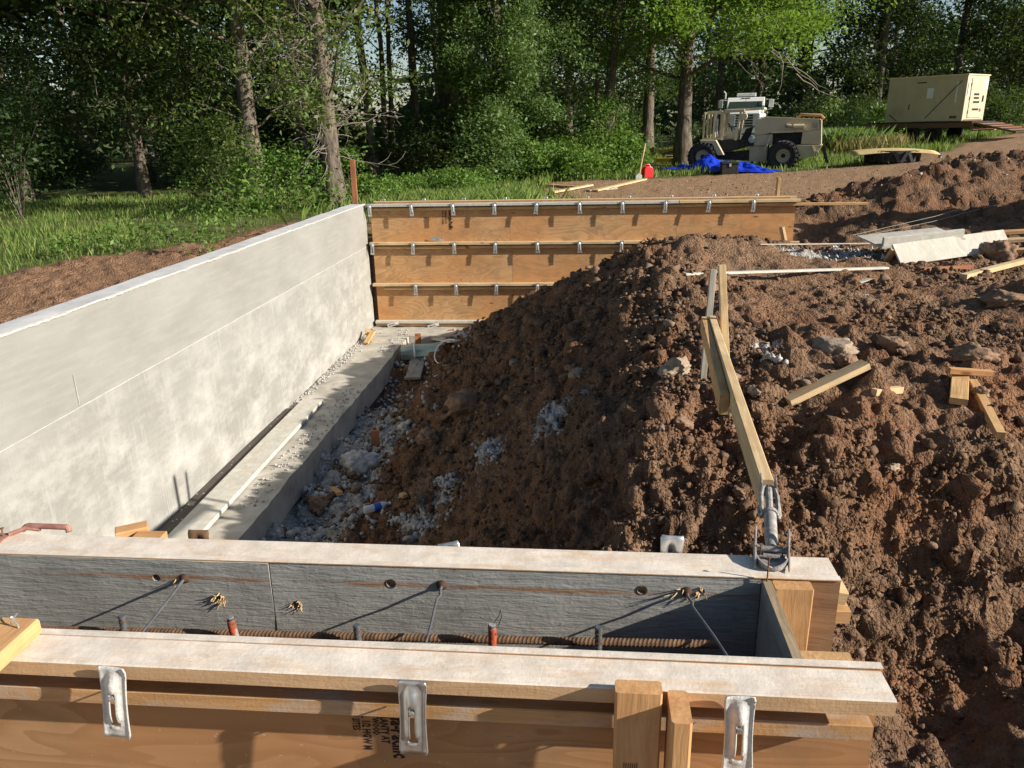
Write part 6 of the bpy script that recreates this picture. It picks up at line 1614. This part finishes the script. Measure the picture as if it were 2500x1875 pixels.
# far wall of foliage closing the wood
r = np.random.RandomState(8)
n = 24000
az = np.radians(r.uniform(-48, 48, n)); dist = r.uniform(78, 96, n); top = 5.5 + 3.5 * fbm(az * 14, az * 0, 0, 4, 3)
gap = np.exp(-((np.degrees(az) + 9.2) / 3.4) ** 2); top = top * (1 - .80 * gap)
z = -1.5 + (top + 1.5) * r.rand(n) ** .8
V, F = leaf_quads(np.stack([dist * np.sin(az), dist * np.cos(az), z], -1), .95, r, .2, .8, .7)
tag(link('distant_wood', fast_mesh('distant_wood', V, F), M_leaf_shaded), 'dark mass of distant trees closing the view', 'wood', kind='stuff')

# grass
def blades(name, label, n, sampler, hlo, hhi, w, m, seed, lean=.35):
    r = np.random.RandomState(seed); X, Y, K = sampler(r, n)
    n = len(X); Z = ground_z(X, Y, False)
    h = (hlo + (hhi - hlo) * r.rand(n) ** 1.5) * K; az = r.uniform(0, 6.3, n); ww = w * r.uniform(.6, 1.3, n) * (.5 + .5 * np.clip(np.sqrt(X * X + Y * Y) / 12, .6, 2.2))
    dx, dy = np.cos(az) * ww, np.sin(az) * ww; la = r.uniform(0, 6.3, n); lx_, ly_ = np.cos(la) * h * lean * r.rand(n), np.sin(la) * h * lean * r.rand(n)
    P = np.stack([X, Y, Z - .02], -1)
    V = np.stack([P + np.stack([-dx, -dy, 0 * dx], -1), P + np.stack([dx, dy, 0 * dx], -1), P + np.stack([lx_ * .45 + dx * .7, ly_ * .45 + dy * .7, h * .6], -1), P + np.stack([lx_ * 1.3, ly_ * 1.3, h], -1)], 1).reshape(-1, 3)
    F = np.arange(n * 4).reshape(-1, 4)
    o = link(name, fast_mesh(name, V, F), m); return tag(o, label, 'grass', kind='stuff')
def samp_left(r, n):
    X = r.uniform(-17, -3.2, n * 3); Y = 4.5 + 19 * r.rand(n * 3) ** 1.3; g = zones(X, Y)[0]; tuft = fbm(X * 1.3, Y * 1.3, 0, 5, 3)
    ok = (g > .35 + .5 * r.rand(n * 3)) & (np.abs(np.arctan2(X, Y)) < .82) & (r.rand(n * 3) < .45 + .8 * tuft); s = -wall_side(X, Y)
    X, Y, s, tuft = X[ok][:n], Y[ok][:n], s[ok][:n], tuft[ok][:n]
    return X, Y, np.clip(.35 + (s - np.maximum(1.9, 2.2 + .8 * (11.6 - Y))) * .12, .3, .75) * (1 + .5 * tuft)
blades('grass_strip', 'green grass strip along the outer side of the concrete wall', 46000, samp_left, .08, .26, .005, M_grass, 1)
def samp_back(r, n):
    Y = 17 + 26 * r.rand(n * 3) ** 1.2; X = r.uniform(-.18, .72, n * 3) * Y; g = zones(X, Y)[0]; tuft = fbm(X * .8, Y * .8, 0, 15, 3)
    ok = (g > .3 + .6 * r.rand(n * 3)) & (r.rand(n * 3) < .5 + .7 * tuft); X, Y, tuft = X[ok][:n], Y[ok][:n], tuft[ok][:n]
    return X, Y, np.clip(.9 + .6 * tuft, .5, 1.6)
blades('field_grass', 'short grass round the parked machines', 40000, samp_back, .07, .26, .012, M_grass, 2)
def patch(xd, y, rx, ry):
    x0 = xat(xd, y)
    def f(r, n): return x0 + r.normal(0, rx, n), y + r.normal(0, ry, n), np.ones(n)
    return f
blades('tall_grass', 'tall arching grass right of the loader', 5200, patch(1800, 33.0, .65, .6), .3, .95, .0045, M_tallgrass, 3, .8)
blades('dry_grass', 'brown dry grass between the loader and the equipment box', 4200, patch(1858, 31.8, .7, .5), .25, .62, .005, M_drygrass, 4, .4)
blades('weedy_grass', 'weedy grass before the wood edge', 9000, patch(960, 16.6, .95, 1.3), .12, .42, .008, M_grass, 6, .6)
for k, (xd, yd, hh) in enumerate(((405, 470, .75), (330, 540, .4), (470, 520, .55), (250, 545, .4), (150, 560, .35), (520, 500, .6), (440, 545, .4), (365, 520, .5))):
    p = G(xd, yd); pm = bush_meshes(60 + k, .28, hh, 180, .075, 5)
    plant_bush('weed', ('tall pointed weed standing out at the grass edge', 'leafy weed in the middle of the grass strip', 'weed left of the broad low bush', 'small weed in the grass further left', 'low weed nearest the left edge of the grass', 'tall weed by the wall top beside the bush', 'weed close to the wall top in the grass', 'weed behind the leafy one in the grass')[k], p.x, p.y, pm, M_leaf_weed)
